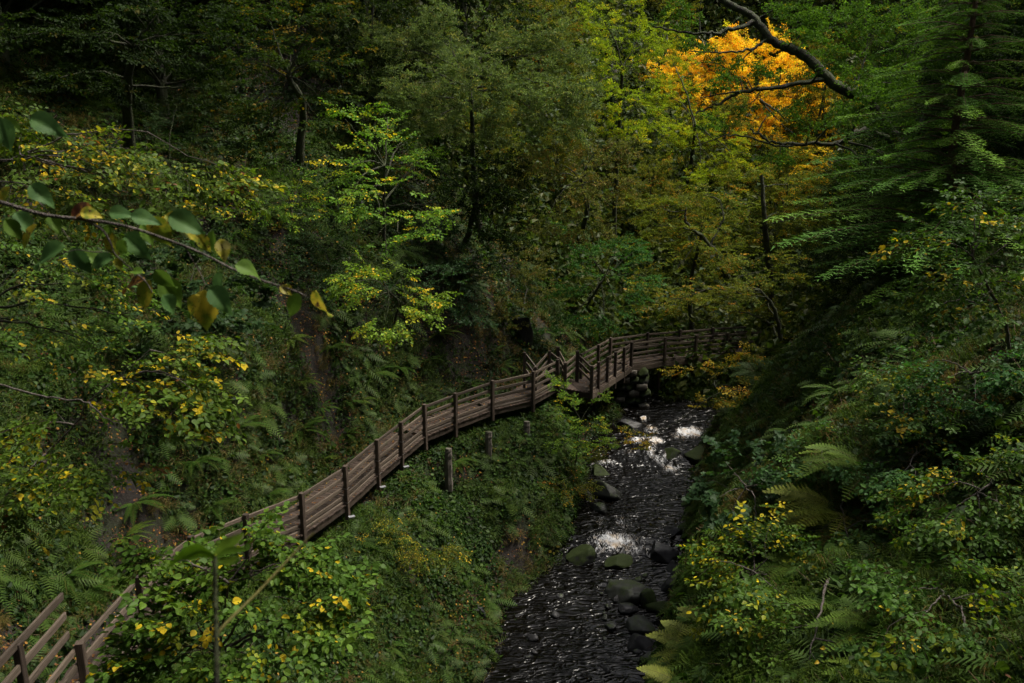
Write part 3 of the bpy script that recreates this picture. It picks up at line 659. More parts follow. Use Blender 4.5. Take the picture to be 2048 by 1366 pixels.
SPR = {
    'near': [make_spray('ov', .068, 9, .42, 3, 3, .66, .9, .35) for _ in range(6)],
    'nearround': [make_spray('ov', .07, 8, .36, 3, 3, .8, .9, .3) for _ in range(6)],
    'palm': [make_spray('palm', .13, 6, .35, 2, 2, 1, 1.0, .3) for _ in range(5)],
    'mid': [make_spray('ov', .095, 9, .5, 3, 2, .66, .9, .35) for _ in range(6)],
    'small': [make_spray('ov', .045, 12, .35, 3, 2, .6, .9, .5) for _ in range(5)],
    'far': [make_spray('ov', .12, 10, .6, 3, 1, .66, .9, .4, False) for _ in range(6)],
    'farmess': [make_spray('ov', .12, 10, .55, 4, 1, .6, 1.0, .9, False) for _ in range(6)],
    'narrow': [make_spray('ov', .10, 12, .5, 4, 1, .38, .7, .7, False) for _ in range(6)],
    'pinnate': [make_spray('ov', .06, 16, .34, 4, 2, .32, 1.2, .15) for _ in range(4)],
    'vfar': [make_spray('ov', .22, 9, .9, 4, 1, .7, 1.0, .9, False) for _ in range(6)],
}
LAREA = {'near': .0024, 'nearround': .0032, 'palm': .008, 'mid': .0045, 'small': .0010, 'far': .0052, 'farmess': .0046, 'narrow': .0022, 'pinnate': .0009, 'vfar': .017}
PAL = {  # (weight, colour) lists, leaf pigment, some with sunlight and shade put into it
    'hazel': [(5, (0.050, 0.097, 0.0111)), (3, (0.072, 0.126, 0.0127)), (1.1, (0.220, 0.229, 0.0143)), (.7, (0.495, 0.378, 0.0158)), (.12, (0.154, 0.069, 0.0143))],
    'hazelg': [(6, (0.042, 0.093, 0.0151)), (4, (0.063, 0.131, 0.0166)), (.8, (0.168, 0.207, 0.0151)), (.5, (0.441, 0.328, 0.0227))],
    'lit': [(6, (0.101, 0.204, 0.0233)), (4, (0.149, 0.267, 0.0272)), (1.2, (0.297, 0.337, 0.0243)), (.45, (0.675, 0.505, 0.0292))],  # brightened: sunlight on the foliage is painted into these leaf colours
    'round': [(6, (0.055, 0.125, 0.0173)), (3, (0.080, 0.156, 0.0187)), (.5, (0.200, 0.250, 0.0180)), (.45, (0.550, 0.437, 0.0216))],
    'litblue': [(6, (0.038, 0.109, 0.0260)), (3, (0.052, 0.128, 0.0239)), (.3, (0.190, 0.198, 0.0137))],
    'dark': [(6, (.011, .025, .005)), (3, (.018, .036, .007)), (.2, (.06, .06, .007))],  # lowered: shade of the upper left wood is painted into the leaves
    'darkyel': [(5, (0.021, 0.044, 0.0073)), (3, (0.034, 0.057, 0.0073)), (1, (0.136, 0.097, 0.0092))],  # beech leaves, darkened the same way to carry the wood's shade
    'blue': [(6, (0.022, 0.053, 0.0171)), (3, (0.030, 0.066, 0.0202))],
    'willow': [(5, (.088, .135, .046)), (4, (.125, .175, .062)), (1, (.20, .21, .07))],
    'olive': [(5, (.10, .125, .018)), (3, (.14, .165, .022)), (1.0, (.24, .18, .02)), (.35, (.34, .17, .02))],
    'brown': [(5, (.10, .115, .032)), (3, (.14, .14, .042)), (1.5, (.17, .12, .04))],
    'lime': [(5, (.20, .29, .018)), (3, (.28, .36, .02)), (1, (.48, .42, .02))],
    'gold': [(5, (.85, .58, .035)), (3, (.85, .68, .05)), (1.2, (.8, .42, .02)), (1.6, (.5, .52, .03))],
    'orange': [(4, (.70, .42, .03)), (3, (.5, .34, .03)), (3, (.2, .24, .02))],
    'oak': [(6, (0.063, 0.126, 0.0166)), (3, (0.089, 0.164, 0.0197)), (.3, (0.147, 0.142, 0.0151))],
    'yellowish': [(5, (.09, .12, .016)), (3, (.2, .2, .02)), (.8, (.45, .34, .03))],
    'sparseyel': [(4, (.11, .13, .018)), (3, (.36, .27, .025)), (1, (.40, .20, .02))],
}
TWC = np.array((.07, .055, .045))
def pal_arr(p): 
    w = np.array([a for a, _ in PAL[p]]); return w / w.sum(), np.array([b for _, b in PAL[p]])
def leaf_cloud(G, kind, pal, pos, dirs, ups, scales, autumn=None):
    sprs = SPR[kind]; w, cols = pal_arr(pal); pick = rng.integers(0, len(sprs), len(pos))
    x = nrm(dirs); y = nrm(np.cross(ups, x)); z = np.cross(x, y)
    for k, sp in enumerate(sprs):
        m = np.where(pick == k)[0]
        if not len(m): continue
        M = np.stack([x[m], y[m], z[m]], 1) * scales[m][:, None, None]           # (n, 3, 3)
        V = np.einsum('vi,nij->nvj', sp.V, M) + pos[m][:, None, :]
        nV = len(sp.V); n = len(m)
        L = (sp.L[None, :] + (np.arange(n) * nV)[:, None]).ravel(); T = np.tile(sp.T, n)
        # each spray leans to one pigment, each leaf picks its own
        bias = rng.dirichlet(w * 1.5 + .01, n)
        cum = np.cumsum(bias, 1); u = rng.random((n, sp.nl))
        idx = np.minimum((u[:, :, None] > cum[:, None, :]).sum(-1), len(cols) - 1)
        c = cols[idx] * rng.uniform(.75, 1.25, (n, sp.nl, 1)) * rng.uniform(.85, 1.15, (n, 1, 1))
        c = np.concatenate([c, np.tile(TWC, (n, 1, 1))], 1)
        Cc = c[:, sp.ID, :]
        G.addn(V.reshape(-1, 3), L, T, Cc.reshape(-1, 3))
def blob_sprays(c, r, nspray, plate_r, flat, att, outl, posl, upl, scl, droop=.15):
    """sprays gathered in leafy layers (plates) inside an ellipsoid"""
    per = 9; k = max(2, int(nspray / per))
    u = nrm(rng.normal(size=(k, 3))); u *= (rng.uniform(.2, 1, (k, 1)) ** .5) * .85
    q = c + u * r
    for j in range(k):
        o = q[j] - att; o[2] *= .35; o = nrm(o + rng.normal(0, .25, 3) * np.linalg.norm(o)); o[2] = np.clip(o[2], -.3, .45)
        side = nrm(np.cross((0, 0, 1.0), o))
        pr = plate_r * rng.uniform(.7, 1.3)
        a = rng.uniform(-1, .7, per) * pr; b = rng.normal(0, .5, per) * pr * .9
        pos = q[j] + a[:, None] * o + b[:, None] * side + rng.normal(0, (1 - flat) * pr * .55 + .03, (per, 1)) * np.array((0, 0, 1.0)) - (np.abs(b) ** 1.5 * droop)[:, None] * np.array((0, 0, 1.0))
        d = o[None] + side[None] * (b / pr * .9)[:, None] + rng.normal(0, .18 + (1 - flat) * .5, (per, 3)); d[:, 2] -= droop
        up = np.array((0, 0, 1.0)) + rng.normal(0, .15 + (1 - flat) * .5, (per, 3))
        posl.append(pos); outl.append(d); upl.append(up); scl.append(rng.uniform(.75, 1.25, per))
NTRI = [0]
STYLE = {  # spray kind, plate radius, flatness, droop
    'near': ('near', .45, .8, .25), 'nearround': ('nearround', .4, .78, .2), 'palm': ('palm', .4, .6, .2), 'mid': ('mid', .7, .85, .18), 'small': ('small', .35, .5, .1),
    'far': ('far', 1.0, .85, .15), 'farmess': ('farmess', .7, .45, .1), 'narrow': ('narrow', .65, .3, .0), 'pinnate': ('pinnate', .4, .6, .3), 'vfar': ('vfar', 1.5, .5, .1)}
def woody(name, cat, label, style, pal, base, blobs, trunk=None, limbs=(), r=.12, lai=2.2, parts=('trunk', 'crown'), group=None, bark=None, depth=.8, scale=1.0, twigs=True, hug=None):
    """a tree or shrub: base point, crown clumps given as (px, py, rx, ry, t[, density])"""
    kind, pr, flat, droop = STYLE[style]
    nb = []
    for b in blobs:
        b = list(b); tg = min(ray_ground(b[0], b[1]), ray_ground(b[0], b[1] + b[3] * .8)); tg -= .25 + .5 * b[2] * tg / FPX
        b[4] = min(b[4], tg) if hug is None else max(3.0, min(ray_ground(b[0], b[1]) - hug, tg)); nb.append(b)
    blobs = nb
    cs = [(P(b[0], b[1], b[4]), np.array((b[2] * b[4] / FPX, max(b[2], b[3]) * b[4] / FPX * depth * .75 + .15, b[3] * b[4] / FPX)), b[5] if len(b) > 5 else 1.0) for b in blobs]
    base = np.asarray(base, float)
    W = Geo()
    cen = np.mean([c for c, _, _ in cs], 0)
    if trunk is None:
        top = cen + (0, 0, .02 * (cen[2] - base[2])); mid = base * .5 + top * .5 + rng.normal(0, .06, 3) * np.linalg.norm(top - base); mid[:2] = mid[:2] * .6 + base[:2] * .4
        tp = curve_pts([base - (0, 0, .3), base * .8 + mid * .2 + (0, 0, .1), mid, top], 8, .01)
    else: tp = curve_pts([np.asarray(q, float) for q in trunk], 8, .015)
    W.tube(tp, r, r * .35, 8, wob=.15)
    for lm, lr in limbs: W.tube(curve_pts(lm, 8, min(.03, lr * .4)), lr, lr * .3, 6, wob=.1)
    spine = np.concatenate([tp[len(tp) // 3:]] + [curve_pts(lm, 6) for lm, _ in limbs])
    pos, out, up, sc = [], [], [], []
    for c, rr, dens in cs:
        k = np.argmin(((spine - c) ** 2).sum(1) + np.where(spine[:, 2] > c[2], 1e-1, 0) * 20); att = spine[k]
        L = np.linalg.norm(c - att); end = c - (0, 0, rr[2] * .1)
        br = curve_pts([att, att * .5 + end * .5 + (0, 0, L * .06) + rng.normal(0, .05, 3) * L, end], 6, .008 * L)
        r1 = min(r * .5, .006 + .007 * L + r * .08); W.tube(br, r1, r1 * .3, 5)
        area = math.pi * rr[0] * rr[2]
        nleaf = lai * dens * area / (LAREA[kind] * scale ** 2); sprn = int(nleaf / np.mean([s.nl for s in SPR[kind]]))
        p0 = len(pos)
        blob_sprays(c, rr, sprn, min(pr * scale, .6 * rr[0] + .05), flat, att, out, pos, up, sc, droop)
        if twigs:
            for q in pos[p0::3]:
                e = q[0]; k2 = rng.integers(len(br) // 3, len(br)); s_ = br[k2]; LL = np.linalg.norm(e - s_)
                W.tube(curve_pts([s_, s_ * .5 + e * .5 + rng.normal(0, .08, 3) * LL, e], 3), max(.004, r1 * .3), .003, 3)
    pos = np.concatenate(pos); out = np.concatenate(out); up = np.concatenate(up); sc = np.concatenate(sc) * scale
    G = Geo(); leaf_cloud(G, kind, pal, pos, out, up, sc)
    root = empty(name, base, label, cat, group)
    mat = M_LEAF_FAR if kind in ('far', 'farmess', 'narrow', 'vfar') else M_LEAF
    link(parts[0], W.mesh(parts[0], bark or M_BARK, True, base), root); me = G.mesh(parts[1], mat, False, base); link(parts[1], me, root)
    NTRI[0] += int(sum((np.concatenate([np.atleast_1d(t) for t in G.T]) - 2)))
    return root
def on_ground(px, py, t=None, dz=0):
    p = P(px, py, ray_ground(px, py) if t is None else t); return np.array((p[0], p[1], gz(p[0], p[1]) - .05 + dz))
SH = ('stems', 'foliage')

# ---- left side
woody('hazel_shrub', 'shrub', 'large hazel shrub flecked with yellow leaves sloping in from the upper left edge', 'near', 'hazel', on_ground(-120, 900, 11), [
    (40, 260, 100, 80, 9.8), (150, 300, 110, 75, 9.6), (260, 330, 100, 60, 9.5), (360, 345, 95, 42, 9.4), (460, 342, 75, 22, 9.3), (60, 380, 110, 60, 9.8), (200, 400, 110, 50, 9.8), (330, 395, 70, 30, 9.8)], trunk=[P(-500, 900, 10), P(-400, 560, 10), P(-200, 380, 9.9), P(40, 310, 9.8)], r=.025, parts=SH, lai=2.6, bark=M_TWIG)
woody('hazel_shrub', 'shrub', 'hazel shrub with yellow-edged leaves hanging over the left edge at mid height', 'near', 'hazel', on_ground(-160, 1250, 9.5), [
    (330, 700, 60, 55, 8.6), (280, 760, 90, 55, 8.6), (380, 760, 60, 45, 8.5), (180, 800, 90, 45, 8.7), (350, 830, 50, 25, 8.5), (90, 840, 90, 55, 8.8), (60, 930, 90, 60, 8.8), (150, 950, 70, 45, 8.7), (60, 1010, 60, 35, 8.8)], trunk=[P(-420, 1300, 9), P(-300, 1000, 9), P(-160, 820, 8.9), P(-60, 760, 8.8)],
    limbs=[([P(-80, 750, 8.9), P(0, 770, 8.8), P(95, 795, 8.7), P(170, 803, 8.6), P(205, 832, 8.6), P(260, 860, 8.6)], .014), ([P(-40, 1050, 9.3), P(60, 940, 9.2), P(150, 850, 9.0), P(175, 806, 8.7), P(230, 760, 8.6), P(300, 700, 8.6)], .012)], r=.05, parts=SH, lai=1.45, bark=M_TWIG)
woody('hazel_shrub', 'shrub', 'dim hazel shrub in the shade under the long foreground branch', 'near', 'hazelg', on_ground(-100, 1000, 12), [
    (40, 520, 110, 70, 11.5), (160, 560, 110, 80, 11.5), (60, 640, 110, 80, 11.5), (180, 680, 90, 60, 11.5), (260, 620, 70, 60, 11.5)], trunk=[P(-420, 1000, 12), P(-260, 760, 12), P(-60, 640, 11.7)], r=.06, parts=SH, lai=1.6)
woody('sycamore_sapling', 'sapling', 'dark sycamore sapling with palm-shaped leaves behind the foreground branch', 'palm', 'blue', on_ground(390, 720), [
    (300, 540, 80, 60, 13), (400, 510, 90, 55, 13), (470, 590, 70, 60, 13), (380, 610, 100, 60, 13), (300, 640, 70, 50, 13), (480, 660, 50, 40, 13)], r=.07, parts=SH, lai=2.2, hug=3)
woody('rowan_sapling', 'sapling', 'slim rowan with feathery leaves at the edge of the black shade, upper left', 'pinnate', 'blue', on_ground(340, 330), [
    (340, 250, 45, 30, 15, .5), (375, 285, 35, 25, 15, .6), (310, 235, 30, 18, 15, .6), (360, 205, 22, 12, 15, .6)], r=.03, parts=SH, lai=1.1, hug=3)
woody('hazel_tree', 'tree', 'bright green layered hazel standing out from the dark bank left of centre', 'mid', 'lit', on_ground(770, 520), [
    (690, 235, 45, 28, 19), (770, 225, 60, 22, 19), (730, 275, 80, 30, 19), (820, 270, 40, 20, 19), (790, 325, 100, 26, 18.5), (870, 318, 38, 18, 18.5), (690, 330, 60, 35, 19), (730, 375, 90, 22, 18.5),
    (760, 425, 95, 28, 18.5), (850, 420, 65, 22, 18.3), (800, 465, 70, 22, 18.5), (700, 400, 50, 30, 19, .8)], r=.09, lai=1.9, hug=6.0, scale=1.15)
woody('hazel_tree', 'tree', 'yellow-tinged hazel with drooping layers just above the boardwalk bank', 'mid', 'lit', on_ground(790, 665), [
    (740, 530, 60, 22, 19.5, .8), (800, 555, 80, 25, 19), (850, 585, 50, 22, 19), (740, 590, 60, 25, 19.5), (820, 615, 60, 16, 19), (700, 560, 45, 26, 20, .7), (770, 640, 40, 14, 19.5, .6)], r=.06, lai=1.35, hug=5.0, scale=1.15)
woody('shrub', 'shrub', 'small-leaved yellow-green shrub between the flecked hazel and the bright hazel', 'small', 'lit', on_ground(585, 450), [
    (560, 370, 70, 30, 20), (600, 355, 45, 22, 20), (540, 410, 55, 28, 20), (610, 400, 40, 26, 20), (575, 435, 30, 18, 20)], r=.04, parts=SH, lai=1.5, scale=1.5, hug=2.5)
woody('holly_shrub', 'shrub', 'dark blue-green shrub under the bright layered hazel', 'small', 'blue', on_ground(670, 600), [
    (640, 480, 70, 45, 22), (700, 510, 60, 40, 22), (620, 535, 60, 40, 22), (700, 555, 60, 35, 22), (640, 580, 50, 30, 22)], r=.06, parts=SH, lai=2.0, scale=1.8, hug=1.2)
woody('shrub', 'shrub', 'dark green shrub right of the bright layered hazel', 'mid', 'blue', on_ground(920, 640), [
    (890, 470, 60, 50, 24), (950, 520, 60, 60, 25), (880, 545, 60, 40, 24), (940, 600, 60, 40, 26)], r=.06, parts=SH, lai=2.0, hug=2)
# ---- upper left wood
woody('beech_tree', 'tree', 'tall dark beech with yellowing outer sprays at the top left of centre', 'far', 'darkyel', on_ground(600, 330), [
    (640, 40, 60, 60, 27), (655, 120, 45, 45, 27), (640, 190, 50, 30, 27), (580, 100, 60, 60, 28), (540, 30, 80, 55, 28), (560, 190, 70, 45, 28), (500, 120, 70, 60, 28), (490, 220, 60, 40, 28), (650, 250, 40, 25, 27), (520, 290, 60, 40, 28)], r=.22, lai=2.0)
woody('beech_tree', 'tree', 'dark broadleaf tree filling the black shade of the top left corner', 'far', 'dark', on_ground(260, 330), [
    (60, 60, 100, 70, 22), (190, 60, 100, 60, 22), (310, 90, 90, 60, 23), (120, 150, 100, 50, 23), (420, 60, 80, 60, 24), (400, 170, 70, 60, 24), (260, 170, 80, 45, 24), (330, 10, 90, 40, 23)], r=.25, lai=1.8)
# ---- centre
woody('willow_tree', 'tree', 'big rounded grey-green willow behind the bank at the top centre', 'farmess', 'willow', on_ground(960, 480), [
    (800, 80, 80, 60, 35), (900, 70, 90, 60, 35), (1010, 90, 90, 55, 35), (1110, 90, 80, 60, 35), (830, 160, 90, 60, 34), (950, 160, 100, 60, 33), (1060, 170, 100, 60, 33), (1150, 180, 50, 60, 33),
    (860, 235, 80, 45, 34), (980, 245, 110, 45, 33), (1100, 250, 80, 40, 33), (760, 200, 50, 60, 35), (740, 120, 40, 60, 36)], r=.2, lai=2.6, scale=.85)
woody('alder_tree', 'tree', 'dark tree hanging below the grey-green willow', 'farmess', 'dark', on_ground(930, 500), [
    (960, 330, 80, 45, 33), (880, 330, 60, 45, 34), (930, 400, 80, 50, 33), (1010, 390, 70, 60, 33), (1000, 470, 60, 50, 33)], r=.2, lai=2.0)
woody('goat_willow', 'tree', 'olive-brown bushy tree with bare twigs right below the big willow', 'farmess', 'brown', on_ground(1150, 520), [
    (1110, 320, 80, 40, 34), (1200, 290, 80, 40, 34), (1260, 290, 45, 35, 34), (1060, 370, 60, 50, 34), (1150, 380, 80, 50, 34), (1230, 360, 60, 50, 35), (1090, 440, 60, 50, 34), (1180, 440, 60, 40, 35)], r=.2, lai=1.6)
woody('thorn_shrub', 'shrub', 'brownish twiggy shrub covering the rock face behind the landing', 'farmess', 'brown', on_ground(1040, 660), [
    (1040, 530, 55, 60, 34), (1090, 590, 40, 45, 35), (1030, 620, 45, 40, 34)], r=.08, parts=SH, lai=1.6, scale=.8, hug=1)
woody('hornbeam_tree', 'tree', 'blue-green tree with flat layers directly above the footbridge landing', 'far', 'litblue', on_ground(1190, 680), [
    (1150, 490, 70, 24, 37), (1230, 480, 60, 22, 37), (1200, 530, 80, 24, 37), (1290, 550, 50, 24, 37), (1160, 580, 70, 28, 37), (1230, 600, 60, 24, 37), (1140, 635, 60, 26, 37), (1210, 655, 50, 18, 38), (1270, 500, 60, 24, 38)], r=.14, lai=1.7, scale=.85)
woody('ash_tree', 'tree', 'tall yellow-green tree standing between the willow and the golden beech', 'farmess', 'lime', on_ground(1230, 500, 55), [
    (1200, 30, 50, 50, 47), (1280, 40, 60, 50, 48), (1215, 110, 40, 50, 47), (1285, 130, 45, 60, 48), (1230, 200, 45, 50, 47), (1300, 210, 45, 50, 49), (1250, 270, 60, 40, 48), (1190, 160, 30, 50, 46, .7)], r=.25, lai=1.5)
woody('ash_tree', 'tree', 'lime green tree in front of the left side of the golden beech', 'farmess', 'lime', on_ground(1370, 480, 66), [
    (1340, 110, 50, 50, 62), (1345, 190, 55, 50, 62), (1400, 250, 60, 40, 60), (1340, 270, 60, 40, 60), (1440, 290, 60, 22, 58), (1480, 330, 60, 26, 57), (1400, 340, 60, 30, 58)], r=.25, lai=1.7)
woody('golden_beech', 'tree', 'golden orange autumn beech glowing in the gap at the upper right', 'farmess', 'gold', on_ground(1520, 420, 84), [
    (1330, 130, 40, 40, 73), (1350, 170, 40, 50, 73), (1700, 290, 50, 50, 72), (1680, 200, 40, 50, 72), (1620, 300, 70, 40, 72), (1450, 150, 60, 50, 73), (1390, 130, 50, 50, 74), (1460, 110, 70, 50, 74), (1540, 120, 70, 60, 74), (1600, 170, 70, 60, 73), (1500, 190, 90, 60, 73), (1420, 200, 60, 50, 73), (1650, 220, 60, 50, 72), (1560, 250, 90, 50, 72), (1470, 260, 70, 40, 72)], r=.4, lai=2.6, scale=1.6)
woody('orange_beech', 'tree', 'dull orange and green tree below the golden beech, left of the conifer', 'far', 'orange', on_ground(1660, 480, 66), [
    (1620, 320, 70, 40, 62), (1700, 330, 60, 50, 61), (1640, 380, 70, 40, 60), (1720, 390, 50, 40, 60)], r=.22, lai=2.0, scale=1.3)
woody('field_maple', 'tree', 'olive tree with rusty leaf tips and a dark bent stem at centre right', 'far', 'olive', on_ground(1530, 640, 50), [
    (1520, 350, 70, 32, 45), (1600, 370, 60, 35, 45), (1560, 420, 80, 40, 45), (1480, 400, 70, 36, 45), (1640, 430, 60, 40, 45), (1590, 480, 70, 36, 45), (1510, 460, 60, 36, 46)],
    trunk=[on_ground(1545, 680, 47), P(1540, 560, 46), P(1530, 450, 44.5), P(1523, 350, 44)], r=.25, lai=1.6)
woody('field_maple', 'tree', 'broad olive green tree behind the footbridge with forked dark stems', 'far', 'olive', on_ground(1390, 680, 47), [
    (1320, 410, 60, 32, 44), (1390, 390, 60, 32, 44), (1440, 440, 70, 36, 43), (1350, 470, 70, 34, 43), (1300, 450, 50, 30, 44), (1420, 510, 80, 36, 42), (1500, 540, 70, 36, 42), (1350, 540, 60, 30, 42), (1560, 530, 60, 40, 43)],
    limbs=[([P(1460, 560, 43), P(1420, 490, 42.5), P(1375, 450, 42.2), P(1372, 415, 42)], .13), ([P(1420, 490, 42.5), P(1445, 440, 42.5), P(1440, 400, 42.5)], .07)], r=.2, lai=1.7)
woody('hawthorn_tree', 'tree', 'low yellow-green hawthorn leaning over the far railing of the footbridge', 'far', 'olive', on_ground(1560, 740, 44), [
    (1400, 590, 80, 30, 40), (1480, 600, 70, 32, 40), (1330, 600, 60, 26, 40), (1300, 620, 55, 14, 47), (1380, 622, 70, 14, 47), (1550, 600, 60, 40, 44), (1575, 650, 40, 26, 42), (1460, 622, 50, 14, 47)], r=.16, lai=1.7, scale=.85,
    trunk=[on_ground(1560, 760, 42), P(1562, 690, 41.5), P(1550, 620, 41), P(1520, 580, 41)])
woody('sparse_shrub', 'shrub', 'sparse shrub with scattered yellow leaves hanging before the right end of the footbridge', 'mid', 'sparseyel', on_ground(1540, 830, 35), [
    (1400, 740, 50, 12, 34, .4), (1480, 690, 40, 30, 34, .45), (1480, 740, 50, 26, 34, .5), (1500, 790, 50, 30, 34, .4), (1310, 870, 60, 20, 33, .14), (1400, 800, 60, 30, 34, .2)],
    limbs=[([P(1560, 800, 35), P(1500, 780, 34), P(1430, 790, 33.5), P(1360, 840, 33), P(1300, 870, 33)], .03), ([P(1540, 800, 35), P(1520, 740, 34), P(1490, 690, 34), P(1460, 650, 34)], .02), ([P(1500, 800, 34.5), P(1445, 770, 34), P(1420, 830, 33.5), P(1400, 880, 33.5)], .035)], r=.06, parts=SH, lai=.9, bark=M_BARK)
# ---- right
oak_tr = [on_ground(1900, 600, 32), P(1870, 430, 31.5), P(1800, 300, 31), P(1735, 205, 30.5), P(1668, 168, 30), P(1610, 112, 30), P(1548, 82, 30), P(1500, 30, 30), P(1450, 2, 30), P(1380, -70, 30)]
woody('oak_tree', 'tree', 'great oak leaning in from the right with dark mossy trunk and long bare limbs', 'farmess', 'oak', oak_tr[0], [
    (1640, 40, 80, 40, 30), (1740, 60, 90, 60, 31), (1840, 60, 90, 60, 31), (1700, 130, 60, 40, 31), (1720, 200, 50, 34, 28.5, 1.3), (1780, 160, 60, 40, 28.5, 1.3), (1760, 250, 60, 40, 28, 1.2), (1670, 120, 50, 20, 28.5, .7), (1600, 70, 50, 18, 28.5, .6), (1690, 240, 35, 25, 28), (1820, 330, 80, 50, 28), (1740, 340, 50, 40, 28), (1790, 150, 80, 55, 31), (1880, 160, 80, 60, 32), (1740, 215, 60, 40, 30.5), (1830, 260, 80, 50, 32), (1560, 15, 60, 25, 30), (1930, 60, 80, 60, 32), (2020, 60, 60, 60, 33), (1960, 190, 80, 70, 34),
    (1400, 20, 60, 22, 29.5, .4), (1330, 40, 40, 16, 29.5, .4), (1430, 95, 40, 14, 29.5, .45), (1480, 150, 40, 14, 29.5, .45), (1420, 180, 40, 14, 29.5, .5), (1560, 140, 35, 12, 29.5, .4), (1540, 225, 70, 16, 29.5, .6), (1460, 250, 50, 16, 29.5, .6), (1620, 245, 60, 20, 29.5, .7), (1560, 310, 30, 12, 29.5, .3), (1690, 310, 50, 22, 30, .6)],
    trunk=oak_tr, limbs=[([P(1650, 158, 30), P(1570, 172, 29.7), P(1490, 182, 29.5), P(1440, 205, 29.5), P(1392, 228, 29.5)], .10), ([P(1490, 182, 29.5), P(1460, 185, 29.4), P(1400, 195, 29.4)], .05), ([P(1510, 45, 30), P(1450, 62, 29.6), P(1400, 67, 29.5), P(1310, 55, 29.5)], .09), ([P(1540, 75, 30), P(1500, 100, 29.8), P(1440, 105, 29.6), P(1380, 102, 29.5)], .06), ([P(1530, 80, 29.9), P(1500, 105, 29.8), P(1475, 125, 29.7)], .04),
        ([P(1800, 290, 31), P(1730, 260, 30.3), P(1680, 285, 30), P(1600, 288, 29.7), P(1545, 284, 29.5), P(1500, 257, 29.5)], .11), ([P(1600, 288, 29.7), P(1560, 292, 29.5), P(1470, 270, 29.5), P(1400, 288, 29.5)], .05), ([P(1520, 183, 29.5), P(1510, 200, 29.5), P(1484, 216, 29.5)], .03)], r=.27, lai=2.3, scale=.85)
woody('hazel_shrub', 'shrub', 'hazel shrub with pale tips in front of the conifer at the right edge', 'near', 'hazelg', on_ground(2020, 760, 12), [
    (1880, 480, 55, 25, 11), (1960, 440, 60, 35, 11), (2020, 480, 50, 50, 11), (1940, 530, 80, 35, 11), (1880, 570, 55, 25, 11), (1970, 590, 80, 40, 11), (1860, 615, 45, 20, 11), (2030, 560, 40, 50, 11), (1950, 400, 40, 20, 11, .7)], r=.04, parts=SH, lai=1.1, bark=M_TWIG)

def hemlock():
    base = on_ground(1885, 690, 21.5); top = P(1975, -170, 21.5)
    W = Geo(); tp = curve_pts([base - (0, 0, .4), base * .66 + P(1905, 300, 21.5) * .34, P(1905, 300, 21.5), P(1940, 80, 21.5), top], 10); W.tube(tp, .16, .05, 8, wob=.1)
    def bough():
        """unit bough along +x in xy, drooping tip, side branchlets with needles"""
        V = []; F = []; n = 0
        def ribbon(o, d, ln, w):
            nonlocal n
            sd = nrm(np.cross(d, (0, 0, 1.0))); m = max(3, int(ln / .05))
            for k in range(m):
                f = (k + .5) / m; c = o + d * ln * f - np.array((0, 0, .25 * ln * f * f)); wl = w * (1.15 - f * .8)
                for s in (-1, 1):
                    q = c + sd * s * .003; e = c + sd * s * wl + d * wl * .8 + rng.normal(0, .006, 3); hw = d * .009
                    V.extend([q - hw, q + hw, e]); F.append((n, n + 1, n + 2)); n += 3
        for k in range(22):
            f = .12 + .88 * k / 21; o = np.array((f, 0, -.22 * f ** 2.2 + .05 * f)); ln = .42 * (1.08 - f) ** .7 * (1 if f > .2 else .6)
            for s in (-1, 1):
                a = s * (.85 - .2 * f) + rng.normal(0, .1); d = np.array((math.cos(a), math.sin(a), -.18 + rng.normal(0, .06)))
                ribbon(o, d, ln, .045)
        for k in range(10):
            f = .2 + .8 * k / 9; ribbon(np.array((f, 0, -.22 * f ** 2.2 + .05 * f)), np.array((1, 0, -.3)), .14, .05)
        return np.array(V), np.array(F)
    bs = [bough() for _ in range(5)]
    G = Geo(); pl = [(.05, .12, .018), (.07, .155, .022), (.11, .21, .03)]
    N = 264; LAY = 30
    for k in range(N):
        f = ((k * LAY // N) / LAY + random.uniform(-.008, .008)) ** .85 if k > 9 else .01; pt = tp[int(min(.98, .04 + f * .93) * (len(tp) - 1))]
        py = 690 - f * 830
        reach = np.interp(py, [-170, 0, 200, 330, 450, 620, 700], [.3, 1.7, 2.3, 2.9, 3.5, 3.8, 3.0]) * random.choice((.55, .75, .9, 1.0, 1.15)) * random.uniform(.9, 1.08)
        a = k * 2.399 + random.uniform(-.3, .3); d = np.array((math.cos(a), math.sin(a), random.uniform(-.02, .22)))
        x = nrm(d); y = nrm(np.cross((0, 0, 1.0), x)); z = np.cross(x, y)
        V, F = random.choice(bs); s = np.array((reach, reach * random.uniform(.62, .85), reach))
        c = np.array(random.choice(pl)) * random.uniform(.8, 1.2)
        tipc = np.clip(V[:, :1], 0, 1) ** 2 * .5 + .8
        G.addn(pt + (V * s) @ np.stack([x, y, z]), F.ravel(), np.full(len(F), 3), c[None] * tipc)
        e = pt + (np.array([(.0, 0, 0), (.4, 0, 0), (.75, 0, -.09), (.95, 0, -.17)]) * reach) @ np.stack([x, y, z]); W.tube(e, .02, .004, 4)
    NTRI[0] += sum(len(t) for t in G.T)
    root = empty('hemlock_tree', base, 'dark feathery conifer with drooping sprays at the right', 'tree')
    link('trunk', W.mesh('trunk', M_CONBARK, True, base), root); link('crown', G.mesh('crown', M_NEEDLE, False, base), root)
hemlock()

